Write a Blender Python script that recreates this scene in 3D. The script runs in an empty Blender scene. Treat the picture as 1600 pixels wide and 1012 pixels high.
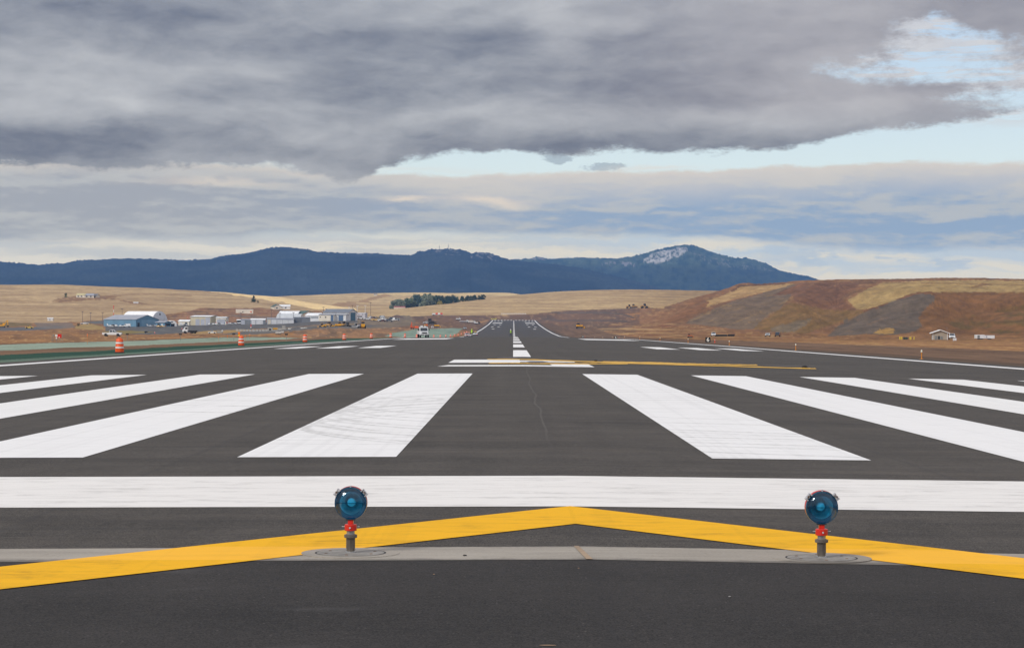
import bpy, bmesh, math, random
import numpy as np
from mathutils import Vector, Matrix
R = math.radians
rng = random.Random(7)
scene = bpy.context.scene
C = scene.collection

# ------------------------------------------------------------------ camera, exposure
F = 3415.0            # focal length in photo pixels (1600 wide)
HC = 1.41             # eye height
VX, VY = 802.0, 514.0 # where the runway direction meets the level horizon in the photo
ROLL = 0.005
HAZE = 5.0e-5          # density of the air
cd = bpy.data.cameras.new('camera'); cam = bpy.data.objects.new('camera', cd); C.objects.link(cam)
cd.sensor_width = 36.0; cd.lens = F/1600*36.0; cd.clip_start = 0.1; cd.clip_end = 60000
cam.matrix_world = (Matrix.Translation((0, 0, HC)) @ Matrix.Rotation(math.atan(2/F), 4, 'Z')
                    @ Matrix.Rotation(R(90) + math.atan(8/F), 4, 'X') @ Matrix.Rotation(ROLL, 4, 'Z'))
scene.camera = cam
scene.view_settings.view_transform = 'Standard'; scene.view_settings.look = 'None'
scene.view_settings.exposure = 0.0; scene.view_settings.gamma = 1.0

def lin(c):
    out = []
    for v in c:
        v = v/255.0
        out.append(v/12.92 if v <= .04045 else ((v+.055)/1.055)**2.4)
    return tuple(out)

# ------------------------------------------------------------------ node maths helper
class V:
    def __init__(s, t, sock): s.t = t; s.s = sock
    def _op(s, op, *a):
        n = s.t.nodes.new('ShaderNodeMath'); n.operation = op
        for i, x in enumerate((s,)+a):
            if isinstance(x, V): s.t.links.new(x.s, n.inputs[i])
            else: n.inputs[i].default_value = float(x)
        return V(s.t, n.outputs[0])
    def __add__(s, o): return s._op('ADD', o)
    __radd__ = __add__
    def __mul__(s, o): return s._op('MULTIPLY', o)
    __rmul__ = __mul__
    def __sub__(s, o): return s._op('SUBTRACT', o)
    def __rsub__(s, o): return (s*-1.0)+o
    def __truediv__(s, o): return s._op('DIVIDE', o)
    def mn(s, o): return s._op('MINIMUM', o)
    def mx(s, o): return s._op('MAXIMUM', o)
    def abs(s): return s._op('ABSOLUTE')
    def pw(s, o): return s._op('POWER', o)
    def exp(s): return s._op('EXPONENT')
    def sin(s): return s._op('SINE')
    def clamp(s): return s.mx(0.0).mn(1.0)
def comb(t, x, y, z=0.0):
    n = t.nodes.new('ShaderNodeCombineXYZ')
    for i, a in enumerate((x, y, z)):
        if isinstance(a, V): t.links.new(a.s, n.inputs[i])
        else: n.inputs[i].default_value = float(a)
    return n.outputs[0]
def noise(t, vec, scale=1.0, detail=5, rough=.55, dist=0.0, out=0):
    n = t.nodes.new('ShaderNodeTexNoise'); n.inputs['Scale'].default_value = scale
    n.inputs['Detail'].default_value = detail; n.inputs['Roughness'].default_value = rough
    n.inputs['Distortion'].default_value = dist
    if vec is not None: t.links.new(vec, n.inputs['Vector'])
    return V(t, n.outputs[out])
def sstep(t, v, a, b, lo=0.0, hi=1.0):
    n = t.nodes.new('ShaderNodeMapRange'); n.interpolation_type = 'SMOOTHSTEP'
    t.links.new(v.s, n.inputs['Value'])
    for k, x in (('From Min', a), ('From Max', b), ('To Min', lo), ('To Max', hi)):
        n.inputs[k].default_value = x
    return V(t, n.outputs[0])
def mixc(t, f, a, b):
    n = t.nodes.new('ShaderNodeMix'); n.data_type = 'RGBA'; n.clamp_factor = True
    if isinstance(f, V): t.links.new(f.s, n.inputs[0])
    else: n.inputs[0].default_value = f
    for i, x in ((6, a), (7, b)):
        if isinstance(x, (tuple, list)): n.inputs[i].default_value = tuple(x)[:3]+(1.0,)
        else: t.links.new(x, n.inputs[i])
    return n.outputs[2]

# ------------------------------------------------------------------ sun and sky
SUN_EL, SUN_AZ = R(36), R(228)     # azimuth clockwise from +Y: behind the camera, to the left
sd = bpy.data.lights.new('sun', 'SUN'); sd.energy = 2.25; sd.angle = R(15); sd.color = (1.0, .95, .87)
sun = bpy.data.objects.new('sun', sd); C.objects.link(sun)
sdir = Vector((math.sin(SUN_AZ)*math.cos(SUN_EL), math.cos(SUN_AZ)*math.cos(SUN_EL), math.sin(SUN_EL)))
sun.rotation_euler = sdir.to_track_quat('Z', 'Y').to_euler(); sun.location = (0, -20, 60)

world = bpy.data.worlds.new('World'); scene.world = world; world.use_nodes = True
def build_sky():
    t = world.node_tree; t.nodes.clear()
    out = t.nodes.new('ShaderNodeOutputWorld'); bg = t.nodes.new('ShaderNodeBackground')
    t.links.new(bg.outputs[0], out.inputs[0])
    sky = t.nodes.new('ShaderNodeTexSky'); sky.sky_type = 'NISHITA'; sky.sun_disc = False
    sky.sun_elevation = SUN_EL; sky.sun_rotation = SUN_AZ; sky.air_density = 1.0; sky.dust_density = 1.2
    tc = t.nodes.new('ShaderNodeTexCoord'); sp = t.nodes.new('ShaderNodeSeparateXYZ')
    t.links.new(tc.outputs['Generated'], sp.inputs[0])
    x, y, z = (V(t, sp.outputs[i]) for i in range(3))
    az = x._op('ARCTAN2', y); el = z._op('ARCSINE')
    U = az*F; H = el*F                       # direction angles in 1/3415 radian
    Y = 514.0 - H                            # grows downwards from overhead to the horizon
    X = U + 802.0
    # turbulence that bends every cloud outline
    w1 = noise(t, comb(t, X/420.0, Y/120.0, 3.1), 1, 6, .6, 0, 0)-.5
    w2 = noise(t, comb(t, X/420.0, Y/120.0, 9.7), 1, 6, .6, 0, 0)-.5
    w3 = noise(t, comb(t, X/90.0, Y/38.0, 5.2), 1, 7, .68, 0, 0)-.5
    w4 = noise(t, comb(t, X/26.0, Y/13.0, 8.8), 1, 5, .7, 0, 0)-.5
    Xw = X + w1*150.0 + w3*40.0 + w4*8.0; Yw = Y + w2*60.0 + w3*26.0 + w4*5.0
    def curve(src, pts):
        n = t.nodes.new('ShaderNodeFloatCurve'); c = n.mapping.curves[0]
        n.mapping.extend = 'HORIZONTAL'
        a = (src+1600.0)/4800.0              # -1600..3200 -> 0..1
        t.links.new(a.s, n.inputs['Value'])
        P = [((p+1600)/4800.0, q/500.0) for p, q in pts]
        while len(c.points) < len(P): c.points.new(.5, .5)
        for cp, (p, q) in zip(c.points, P): cp.location = (p, q)
        n.mapping.update()
        return V(t, n.outputs[0])*500.0
    def blob(u0, v0, su, sv):
        a = (Xw-u0)/su; b = (Yw-v0)/sv
        return ((a*a+b*b)*-1.0).exp()
    # clear sky
    clear = mixc(t, sstep(t, Y, 0, 330), lin((196, 220, 247)), lin((224, 240, 246)))
    nis = t.nodes.new('ShaderNodeVectorMath'); nis.operation = 'SCALE'; nis.inputs['Scale'].default_value = .1
    t.links.new(sky.outputs[0], nis.inputs[0])
    clear = mixc(t, .8, nis.outputs[0], clear)
    # band just above the horizon: cream haze with small bluish puffs
    hz = noise(t, comb(t, Xw/260.0, Yw/16.0, 1.3), 1, 4, .5)
    low = mixc(t, sstep(t, hz, .38, .62), mixc(t, sstep(t, X, 600, 1100), lin((192, 196, 202)), lin((186, 200, 216))), lin((216, 213, 208)))
    puff = noise(t, comb(t, X/85.0+w3*.5, Y/26.0, 4.4), 1, 5, .6)
    pm = sstep(t, puff, .50, .60)*sstep(t, X, 1080, 1300)*sstep(t, Y, 372, 388)*(1.0-sstep(t, Y, 405, 432))
    low = mixc(t, pm*.8, low, lin((172, 190, 212)))
    ea0 = noise(t, comb(t, X/150.0+w1*.7, Y/34.0+w2*.7, 27.0), 1, 6, .6)
    eb0 = noise(t, comb(t, (X+9.0)/150.0+w1*.7, (Y+7.0)/34.0+w2*.7, 27.0), 1, 6, .6)
    # middle bank
    top2 = curve(X, [(-1600, 262), (0, 262), (300, 262), (570, 272), (700, 276), (860, 268), (1000, 268), (1200, 262), (1400, 254), (1600, 258), (3200, 262)])
    bot2 = curve(X, [(-1600, 372), (0, 384), (300, 376), (600, 366), (800, 369), (1000, 370), (1150, 376), (1300, 386), (1600, 384), (3200, 378)])
    m2 = sstep(t, Y + w3*26.0 + w4*8.0 + w2*8.0 - top2, -4, 5)*(1.0-sstep(t, Y + w3*20.0 + w2*16.0 - bot2, -9, 9))
    f2 = noise(t, comb(t, Xw/300.0, Yw/34.0, 7.0), 1, 6, .55)+(eb0-ea0)*.8
    depth2 = ((Y + w3*30.0 - top2)/(sstep(t, X, 450, 800)*34.0+26.0)).clamp()
    shade2 = mixc(t, sstep(t, X, 200, 1100), lin((163, 170, 184)), lin((146, 170, 201)))
    shade2 = mixc(t, sstep(t, f2, .42, .66)*.75, shade2, lin((188, 192, 198)))
    c2 = mixc(t, depth2, mixc(t, sstep(t, X, 350, 800), lin((198, 198, 200)), lin((211, 207, 205))), shade2)
    wisp = blob(780, 320, 55, 8)+blob(660, 322, 40, 5)+blob(350, 292, 120, 6)*.6
    c2 = mixc(t, wisp*.8, c2, lin((228, 216, 205)))
    # main deck
    bot3 = curve(X, [(-1600, 262), (-300, 262), (0, 264), (200, 272), (290, 265), (430, 266), (500, 272), (545, 282), (572, 276), (600, 260), (700, 243), (800, 238), (900, 238), (1000, 232), (1090, 236), (1200, 231), (1300, 216), (1400, 200), (1500, 188), (1600, 182), (2400, 178), (3200, 230)])
    m3 = 1.0-sstep(t, Y + w3*44.0 + w4*16.0 + w2*7.0 - bot3, -5, 6)
    hole = blob(1515, 78, 100, 36)+blob(1590, 150, 150, 34)*.95+blob(1440, 40, 60, 18)*.75+blob(1380, 115, 130, 24)*.65
    hn = noise(t, comb(t, Xw/120.0, Yw/26.0, 2.2), 1, 6, .6)
    hole = hole*(.55+hn*.95) + (w3*1.3+w4*1.1)*sstep(t, hole, .1, .4) - blob(1570, 20, 70, 46)*.9 - blob(1480, 150, 120, 10)*.4
    m3 = m3*(1.0-sstep(t, hole, .16, .92))
    f3 = noise(t, comb(t, Xw/380.0, Yw/125.0, 0.4), 1, 8, .60)
    f5 = noise(t, comb(t, X/70.0+w1*3.0, Y/30.0+w2*3.0, 3.3), 1, 7, .66)
    f4 = noise(t, comb(t, Xw/150.0, Yw/42.0, 6.4), 1, 6, .6)
    ea = noise(t, comb(t, X/210.0+w1*.7, Y/84.0+w2*.7, 17.0), 1, 6, .52)
    eb = noise(t, comb(t, (X+16.0)/210.0+w1*.7, (Y+16.0)/84.0+w2*.7, 17.0), 1, 6, .52)
    L = (f3-.5)*1.0 + (f4-.5)*.30 + (f5-.5)*.14 + (eb-ea)*1.15 + .46
    for (a, u, v, su, sv) in ((-.30, 620, 62, 330, 34), (-.30, 1000, 135, 330, 36), (-.10, 220, 60, 300, 50), (.10, 120, 110, 200, 16),
                              (.12, 120, 175, 260, 26), (-.34, 150, 238, 360, 34), (.30, 865, 50, 46, 52), (-.16, 1150, 70, 230, 50),
                              (.16, 760, 180, 420, 14), (-.20, 880, 222, 330, 15), (.24, 1360, 165, 200, 24), (-.22, 60, 15, 300, 26),
                              (.16, 520, 228, 110, 14), (.20, 1310, 105, 50, 46), (-.15, 1570, 20, 80, 40), (.10, 1040, 185, 260, 16),
                              (-.10, 500, 150, 260, 22)):
        L = L + blob(u, v, su, sv)*a
    edge = sstep(t, Y + w3*18.0 - bot3, -34, -6)
    L = L - edge*.10*sstep(t, X, 500, 760)
    L = L.clamp()
    c3 = mixc(t, L, lin((118, 127, 147)), lin((200, 203, 209)))
    c3 = mixc(t, sstep(t, X, 700, 1300)*(1.0-sstep(t, Y, 150, 230))*.35, c3, lin((176, 170, 178)))
    rim = blob(300, 268, 420, 6)+blob(1010, 262, 60, 4)
    # small dark scraps in the gap
    scrap = blob(870, 243, 26, 9)+blob(945, 258, 42, 9)+blob(598, 265, 12, 4)
    scrap = sstep(t, scrap*(.15+f5*1.35)+w4*.9*sstep(t, scrap, .1, .4), .36, .62)
    st = noise(t, comb(t, X/150.0+w3*1.2, Y/17.0+w2*1.0, 14.0), 1, 6, .62)
    stm = sstep(t, st, .44, .58)*sstep(t, X, 1000, 1300)*(1.0-sstep(t, Y, 175, 215))
    horizon = sstep(t, Y + w2*10.0, 340, 384)
    col = mixc(t, horizon, clear, low)
    col = mixc(t, stm*.8, col, mixc(t, f5, lin((186, 188, 200)), lin((226, 222, 220))))
    col = mixc(t, m2, col, c2)
    col = mixc(t, scrap*.75, col, lin((160, 176, 192)))
    col = mixc(t, rim*.4, col, lin((222, 212, 204)))
    col = mixc(t, m3, col, c3)
    # overhead and behind the camera the cloud cover is thin and bright
    up = sstep(t, H, 620, 2300)
    back = sstep(t, y*-1.0, -.2, .75)*sstep(t, H, 40, 600)
    gain = up*.80 + back*.50 + 1.0
    # the air in front of the clouds dims and blues them: allow for it so the clouds keep their own brightness
    path = (640.0*F/H.mx(20.0)) if False else (V(t, H.mx(20.0).s)._op('POWER', -1.0)*(640.0*F)).mn(15500.0)
    T_ = (path*-HAZE).exp()
    ins = t.nodes.new('ShaderNodeVectorMath'); ins.operation = 'SCALE'; ins.inputs[0].default_value = (.110, .245, .540)
    t.links.new((1.0-T_).s, ins.inputs['Scale'])
    sb = t.nodes.new('ShaderNodeVectorMath'); sb.operation = 'SUBTRACT'; t.links.new(col, sb.inputs[0]); t.links.new(ins.outputs[0], sb.inputs[1])
    dv = t.nodes.new('ShaderNodeVectorMath'); dv.operation = 'SCALE'; t.links.new(sb.outputs[0], dv.inputs[0]); t.links.new(T_._op('POWER', -1.0).s, dv.inputs['Scale'])
    warm = t.nodes.new('ShaderNodeVectorMath'); warm.operation = 'MULTIPLY'; t.links.new(dv.outputs[0], warm.inputs[0])
    t.links.new(mixc(t, up.mx(back), (1, 1, 1), (1.0, .975, .93)), warm.inputs[1])
    mxv = t.nodes.new('ShaderNodeVectorMath'); mxv.operation = 'MAXIMUM'; t.links.new(warm.outputs[0], mxv.inputs[0]); mxv.inputs[1].default_value = (.01, .01, .01)
    col = mxv.outputs[0]
    sc = t.nodes.new('ShaderNodeVectorMath'); sc.operation = 'SCALE'
    t.links.new(col, sc.inputs[0]); t.links.new(gain.s, sc.inputs['Scale'])
    t.links.new(sc.outputs[0], bg.inputs['Color']); bg.inputs['Strength'].default_value = 1.0
build_sky()
world.cycles.sampling_method = 'MANUAL'; world.cycles.sample_map_resolution = 1024

# ------------------------------------------------------------------ materials
def new_mat(name):
    m = bpy.data.materials.new(name); m.use_nodes = True
    t = m.node_tree; b = t.nodes['Principled BSDF']
    return m, t, b
def posn(t):
    g = t.nodes.new('ShaderNodeNewGeometry'); s = t.nodes.new('ShaderNodeSeparateXYZ')
    t.links.new(g.outputs['Position'], s.inputs[0])
    return g.outputs['Position'], V(t, s.outputs[0]), V(t, s.outputs[1]), V(t, s.outputs[2])
_mc = {}
def mat(name, rgb, rough=.6, metal=0.0, var=.12, scale=3.0, coat=0.0, bump=0.0):
    if name in _mc: return _mc[name]
    m, t, b = new_mat(name)
    tc = t.nodes.new('ShaderNodeTexCoord')
    n = noise(t, tc.outputs['Object'], scale, 6, .6)
    c = lin(rgb)
    lo = tuple(max(0, v*(1-var*1.6)) for v in c); hi = tuple(min(1, v*(1+var)) for v in c)
    t.links.new(mixc(t, sstep(t, n, .3, .7), lo, hi), b.inputs['Base Color'])
    b.inputs['Roughness'].default_value = rough; b.inputs['Metallic'].default_value = metal
    b.inputs['Coat Weight'].default_value = coat
    if bump:
        bn = t.nodes.new('ShaderNodeBump'); bn.inputs['Strength'].default_value = bump; bn.inputs['Distance'].default_value = .01
        t.links.new(n.s, bn.inputs['Height']); t.links.new(bn.outputs[0], b.inputs['Normal'])
    _mc[name] = m
    return m
def ribbed(name, rgb, pitch=.6, axis=0, amt=.12, rough=.55):
    if name in _mc: return _mc[name]
    m, t, b = new_mat(name)
    tc = t.nodes.new('ShaderNodeTexCoord'); s = t.nodes.new('ShaderNodeSeparateXYZ')
    t.links.new(tc.outputs['Object'], s.inputs[0])
    a = V(t, s.outputs[axis])
    if axis != 2: a = V(t, s.outputs[0])+V(t, s.outputs[1])
    st = (a*(2*math.pi/pitch)).sin()*.5+.5
    n = noise(t, tc.outputs['Object'], .35, 5, .6)
    c = lin(rgb); lo = tuple(v*(1-amt*1.6) for v in c); hi = tuple(min(1, v*(1+amt)) for v in c)
    t.links.new(mixc(t, (st*.45+sstep(t, n, .3, .7)*.55).clamp(), lo, hi), b.inputs['Base Color'])
    b.inputs['Roughness'].default_value = rough
    _mc[name] = m
    return m

def asphalt(name, dark, light, brown, fresh=False):
    m, t, b = new_mat(name)
    P, x, y, z = posn(t)
    fine = noise(t, comb(t, x, y, 0), 75.0, 3, .7)
    fine2 = noise(t, comb(t, x, y, 1.0), 24.0, 4, .7)
    mid = noise(t, comb(t, x, y*1.0, 2.0), 1.3, 5, .6)
    big = noise(t, comb(t, x*.10, y*.35, 3.0), 1.0, 5, .6)
    lane = noise(t, comb(t, x*1.6, y*.015, 4.0), 1.0, 4, .6)
    f = (noise(t, comb(t, x, y, 6.0), 11.0, 3, .7)-.5)*.9 + (fine-.5)*4.6 + (fine2-.5)*1.6 + (mid-.5)*.6 + (big-.5)*.9 + (lane-.5)*.4 + .5
    c = mixc(t, f.clamp(), lin(dark), lin(light))
    c = mixc(t, sstep(t, noise(t, comb(t, x*.25, y*.8, 8.0), 1.0, 6, .65), .50, .74)*.45, c, lin(brown))
    # dark tar specks and pale stones
    vo = t.nodes.new('ShaderNodeTexVoronoi'); vo.inputs['Scale'].default_value = 26.0
    t.links.new(comb(t, x, y, 0), vo.inputs['Vector'])
    dd = V(t, vo.outputs['Distance']); hs = t.nodes.new('ShaderNodeSeparateXYZ'); t.links.new(vo.outputs['Color'], hs.inputs[0])
    rnd = V(t, hs.outputs[0])
    stone = (1.0-sstep(t, dd, .07, .20))*sstep(t, rnd, .90, .93)
    c = mixc(t, stone*.35, c, lin((150, 146, 140)))
    stone2 = (1.0-sstep(t, dd, .10, .26))*(1.0-sstep(t, rnd, .10, .14))
    c = mixc(t, stone2*.6, c, lin((30, 29, 30)))
    # paving joint along the middle, wandering a little
    jx = (x-.46-(noise(t, comb(t, 0, y*.10, 0), 1.0, 3, .55)-.5)*.35).abs()
    if fresh:
        c = mixc(t, (1.0-sstep(t, jx, .0, .12))*.20, c, lin((30, 28, 30)))
        patch = noise(t, comb(t, x*.8, y*1.5, 12.0), 1.0, 4, .5)
        c = mixc(t, sstep(t, patch, .62, .78)*.35, c, lin((86, 84, 84)))
    else:
        c = mixc(t, (1.0-sstep(t, jx, .004, .028))*.35*sstep(t, y, 24, 34)*(1.0-sstep(t, y, 84, 100)), c, lin((112, 107, 102)))
        c = mixc(t, (1.0-sstep(t, jx-.03, .0, .10))*.10, c, lin((46, 44, 44)))
        for lx in (-11.2, -7.3, -3.6, 4.3, 8.1, 11.9):     # paver lane joints
            j = (x-lx-(noise(t, comb(t, lx, y*.12, 0), 1.0, 3, .6)-.5)*.10).abs()
            c = mixc(t, (1.0-sstep(t, j, .01, .05))*.35, c, lin((52, 50, 50)))
        # scrape marks of rollers across the lane
        tr = noise(t, comb(t, x*.35, y*9.0, 21.0), 1.0, 3, .6)
        c = mixc(t, sstep(t, tr, .56, .70)*.35, c, lin((98, 91, 84)))
        tr2 = noise(t, comb(t, x*.12, y*3.0, 31.0), 1.0, 5, .7)
        c = mixc(t, sstep(t, tr2, .50, .66)*.45, c, lin((48, 45, 43)))
    t.links.new(c, b.inputs['Base Color'])
    b.inputs['Roughness'].default_value = .88; b.inputs['Specular IOR Level'].default_value = .35
    bn = t.nodes.new('ShaderNodeBump'); bn.inputs['Strength'].default_value = .55 if fresh else .35; bn.inputs['Distance'].default_value = .004
    t.links.new((fine+fine2*.8).s, bn.inputs['Height']); t.links.new(bn.outputs[0], b.inputs['Normal'])
    return m
M_RUN = asphalt('runway_asphalt', (21, 19, 17), (92, 86, 80), (88, 80, 72))
M_PAD = asphalt('fresh_asphalt', (7, 6, 6), (57, 53, 51), (45, 41, 38), True)

def paint(name, rgb, under, wear=.10, arcs=(), streak=.3, passes=True):
    m, t, b = new_mat(name)
    P, x, y, z = posn(t)
    n1 = noise(t, comb(t, x*.9, y*4.5, 0), 1.0, 6, .65)
    n2 = noise(t, comb(t, x*8, y*8, 5.0), 1.0, 4, .7)
    c1 = lin(rgb); dk = tuple(v*.80 for v in c1)
    c = mixc(t, sstep(t, n1, .48, .74)*(streak*1.5), c1, dk)
    # spray passes along the runway
    ps = noise(t, comb(t, x*7.0, y*.03, 2.0) if passes else comb(t, x*.08, y*7.0, 2.0), 1.0, 2, .5)
    c = mixc(t, sstep(t, ps, .52, .62)*.22, c, tuple(v*.78 for v in c1))
    grit = noise(t, comb(t, x, y, 3.0), 60.0, 3, .75)
    c = mixc(t, sstep(t, grit, .60, .74)*wear*3.2, c, lin(under))
    sm = noise(t, comb(t, x*1.3, y*3.2, 7.0), 1.0, 7, .72)
    c = mixc(t, sstep(t, sm, .47, .68)*wear*2.6*sstep(t, n2, .25, .6), c, lin(under))
    if arcs:
        acc = None
        wob = (noise(t, comb(t, x*.4, y*.4, 9.0), 1.0, 2, .5)-.5)*.5
        tread = sstep(t, noise(t, comb(t, x, y, 11.0), 9.0, 3, .6), .38, .6)
        for (cx, cy, r, w, a) in arcs:
            dx = x-cx; dy = y-cy
            q = ((dx*dx+dy*dy).pw(.5)-r+wob).abs()
            k = (1.0-sstep(t, q, w*.2, w*1.2))*a
            acc = k if acc is None else acc.mx(k)
        c = mixc(t, acc*(tread*.7+.3)*sstep(t, noise(t, comb(t, x*.9, y*.35, 15.0), 1.0, 3, .6), .28, .48), c, lin((120, 118, 114)))
    if name.startswith('yellow'):   # the coat over the concrete strip is thinner and lighter
        c = mixc(t, (1.0-sstep(t, (y-13.81).abs(), .39, .43))*.55, c, lin((250, 186, 60)))
    t.links.new(c, b.inputs['Base Color']); b.inputs['Roughness'].default_value = .8; b.inputs['Specular IOR Level'].default_value = .25
    bn = t.nodes.new('ShaderNodeBump'); bn.inputs['Strength'].default_value = .3; bn.inputs['Distance'].default_value = .003
    t.links.new(grit.s, bn.inputs['Height']); t.links.new(bn.outputs[0], b.inputs['Normal'])
    return m
ARC = []
for i, y0 in enumerate((28.6, 29.1, 30.6, 31.2, 32.6, 33.3, 35.0, 36.2, 38.0, 40.5)):
    r_ = 8.0+(i*37 % 5)*.9
    ARC.append((-2.2+.90*r_, y0+.42*r_, r_, .08+.03*(i % 3), .40))
for y0 in (37.5, 39.0, 42.5): ARC.append((-2.2-.8*14, y0+.58*14, 14.0, .07, .38))
for k in range(3): ARC.append((-3.3, 44.0, 1.0+.4*k, .10, .4))
for y0 in (26.6, 27.4, 28.3, 29.6, 30.4): ARC.append((3.0+1.5, y0+60, 60.0, .06, .30))
ARC2 = [(-10.3, 49.5, 2.1+.38*k, .14, .8) for k in range(3)]+[(-14, 20+3*k, 19.5, .11,.6) for k in range(4)]+[(30, 22, 20.0+.5*k, .11,.55) for k in range(3)]
M_WHITE = paint('white_runway_paint', (231, 230, 228), (125, 122, 118), .05)
M_WHITE_S = paint('white_runway_paint_with_tyre_marks', (231, 230, 229), (125, 122, 118), .045, ARC)
M_WHITE_S2 = paint('white_runway_paint_faint_marks', (231, 230, 229), (125, 122, 118), .045, ARC2)
M_BAR = paint('white_bar_paint', (228, 225, 221), (120, 116, 112), .13, (), .3, False)
M_YEL = paint('yellow_paint', (236, 176, 0), (116, 88, 24), .16)
def concrete():
    m, t, b = new_mat('concrete')
    P, x, y, z = posn(t)
    a = noise(t, comb(t, x*1.0, y*4.0, 0), 1.0, 6, .65); g = noise(t, comb(t, x, y, 0), 45.0, 4, .75)
    c = mixc(t, ((a-.5)*1.0+(g-.5)*.8+.5).clamp(), lin((114, 108, 100)), lin((182, 174, 162)))
    v = noise(t, comb(t, x*10, y*22, 2.0), 1.0, 3, .6)
    c = mixc(t, sstep(t, v, .66, .72)*.7, c, lin((70, 64, 58)))
    e = (y-13.82).abs()+(noise(t, comb(t, x*5, y*5, 6.0), 1.0, 5, .7)-.5)*.28
    c = mixc(t, sstep(t, e, .30, .44)*.75, c, lin((82, 78, 74)))
    c = mixc(t, sstep(t, x, .7, 1.1)*.15, c, lin((120, 112, 100)))
    t.links.new(c, b.inputs['Base Color']); b.inputs['Roughness'].default_value = .9
    bn = t.nodes.new('ShaderNodeBump'); bn.inputs['Strength'].default_value = .4; bn.inputs['Distance'].default_value = .003
    t.links.new(g.s, bn.inputs['Height']); t.links.new(bn.outputs[0], b.inputs['Normal'])
    return m
M_CON = concrete()

# ------------------------------------------------------------------ numpy noise
def _h(ix, iy, s):
    v = np.sin(ix*127.1+iy*311.7+s*74.7)*43758.5453
    return v-np.floor(v)
def vnoise(x, y, s=0):
    ix = np.floor(x); iy = np.floor(y); fx = x-ix; fy = y-iy
    fx = fx*fx*(3-2*fx); fy = fy*fy*(3-2*fy)
    a = _h(ix, iy, s); b = _h(ix+1, iy, s); c = _h(ix, iy+1, s); d = _h(ix+1, iy+1, s)
    return (a*(1-fx)+b*fx)*(1-fy)+(c*(1-fx)+d*fx)*fy
def fbm(x, y, s=0, o=5, g=.5):
    t = 0; a = 1; n = 0
    for k in range(o):
        t = t+a*vnoise(x*2**k, y*2**k, s+k*3.3); n += a; a *= g
    return t/n
def ss(v, a, b):
    t = np.clip((v-a)/(b-a), 0, 1); return t*t*(3-2*t)

# ------------------------------------------------------------------ runway profile
CX = .46                       # centreline, metres right of the camera
Lpts = [(-80, 0), (60, 0), (110, -.01), (200, -.05), (313, -.12), (450, -.21), (520, -.42), (620, -1.0), (743, -1.45), (900, -1.78),
        (1075, -1.85), (1277, -.75), (1551, 1.5), (1974, 5.8), (2333, 10.8), (2460, 12.4), (2600, 14)]
_ly = np.arange(-80, 2601, 5.0)
_lz = np.interp(_ly, [p[0] for p in Lpts], [p[1] for p in Lpts])
_k = np.exp(-.5*(np.arange(-12, 13)/5.0)**2); _k /= _k.sum()
_lz = np.convolve(np.pad(_lz, 12, mode='edge'), _k, 'valid')
def LZ(y): return np.interp(y, _ly, _lz)
CRX = [0, 6, 12, 18, 24.9]; CRZ = [0, -.044, -.105, -.190, -.30]
def RZ(x, y): return LZ(y)+np.interp(np.abs(np.asarray(x)-CX), CRX, CRZ)

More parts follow.
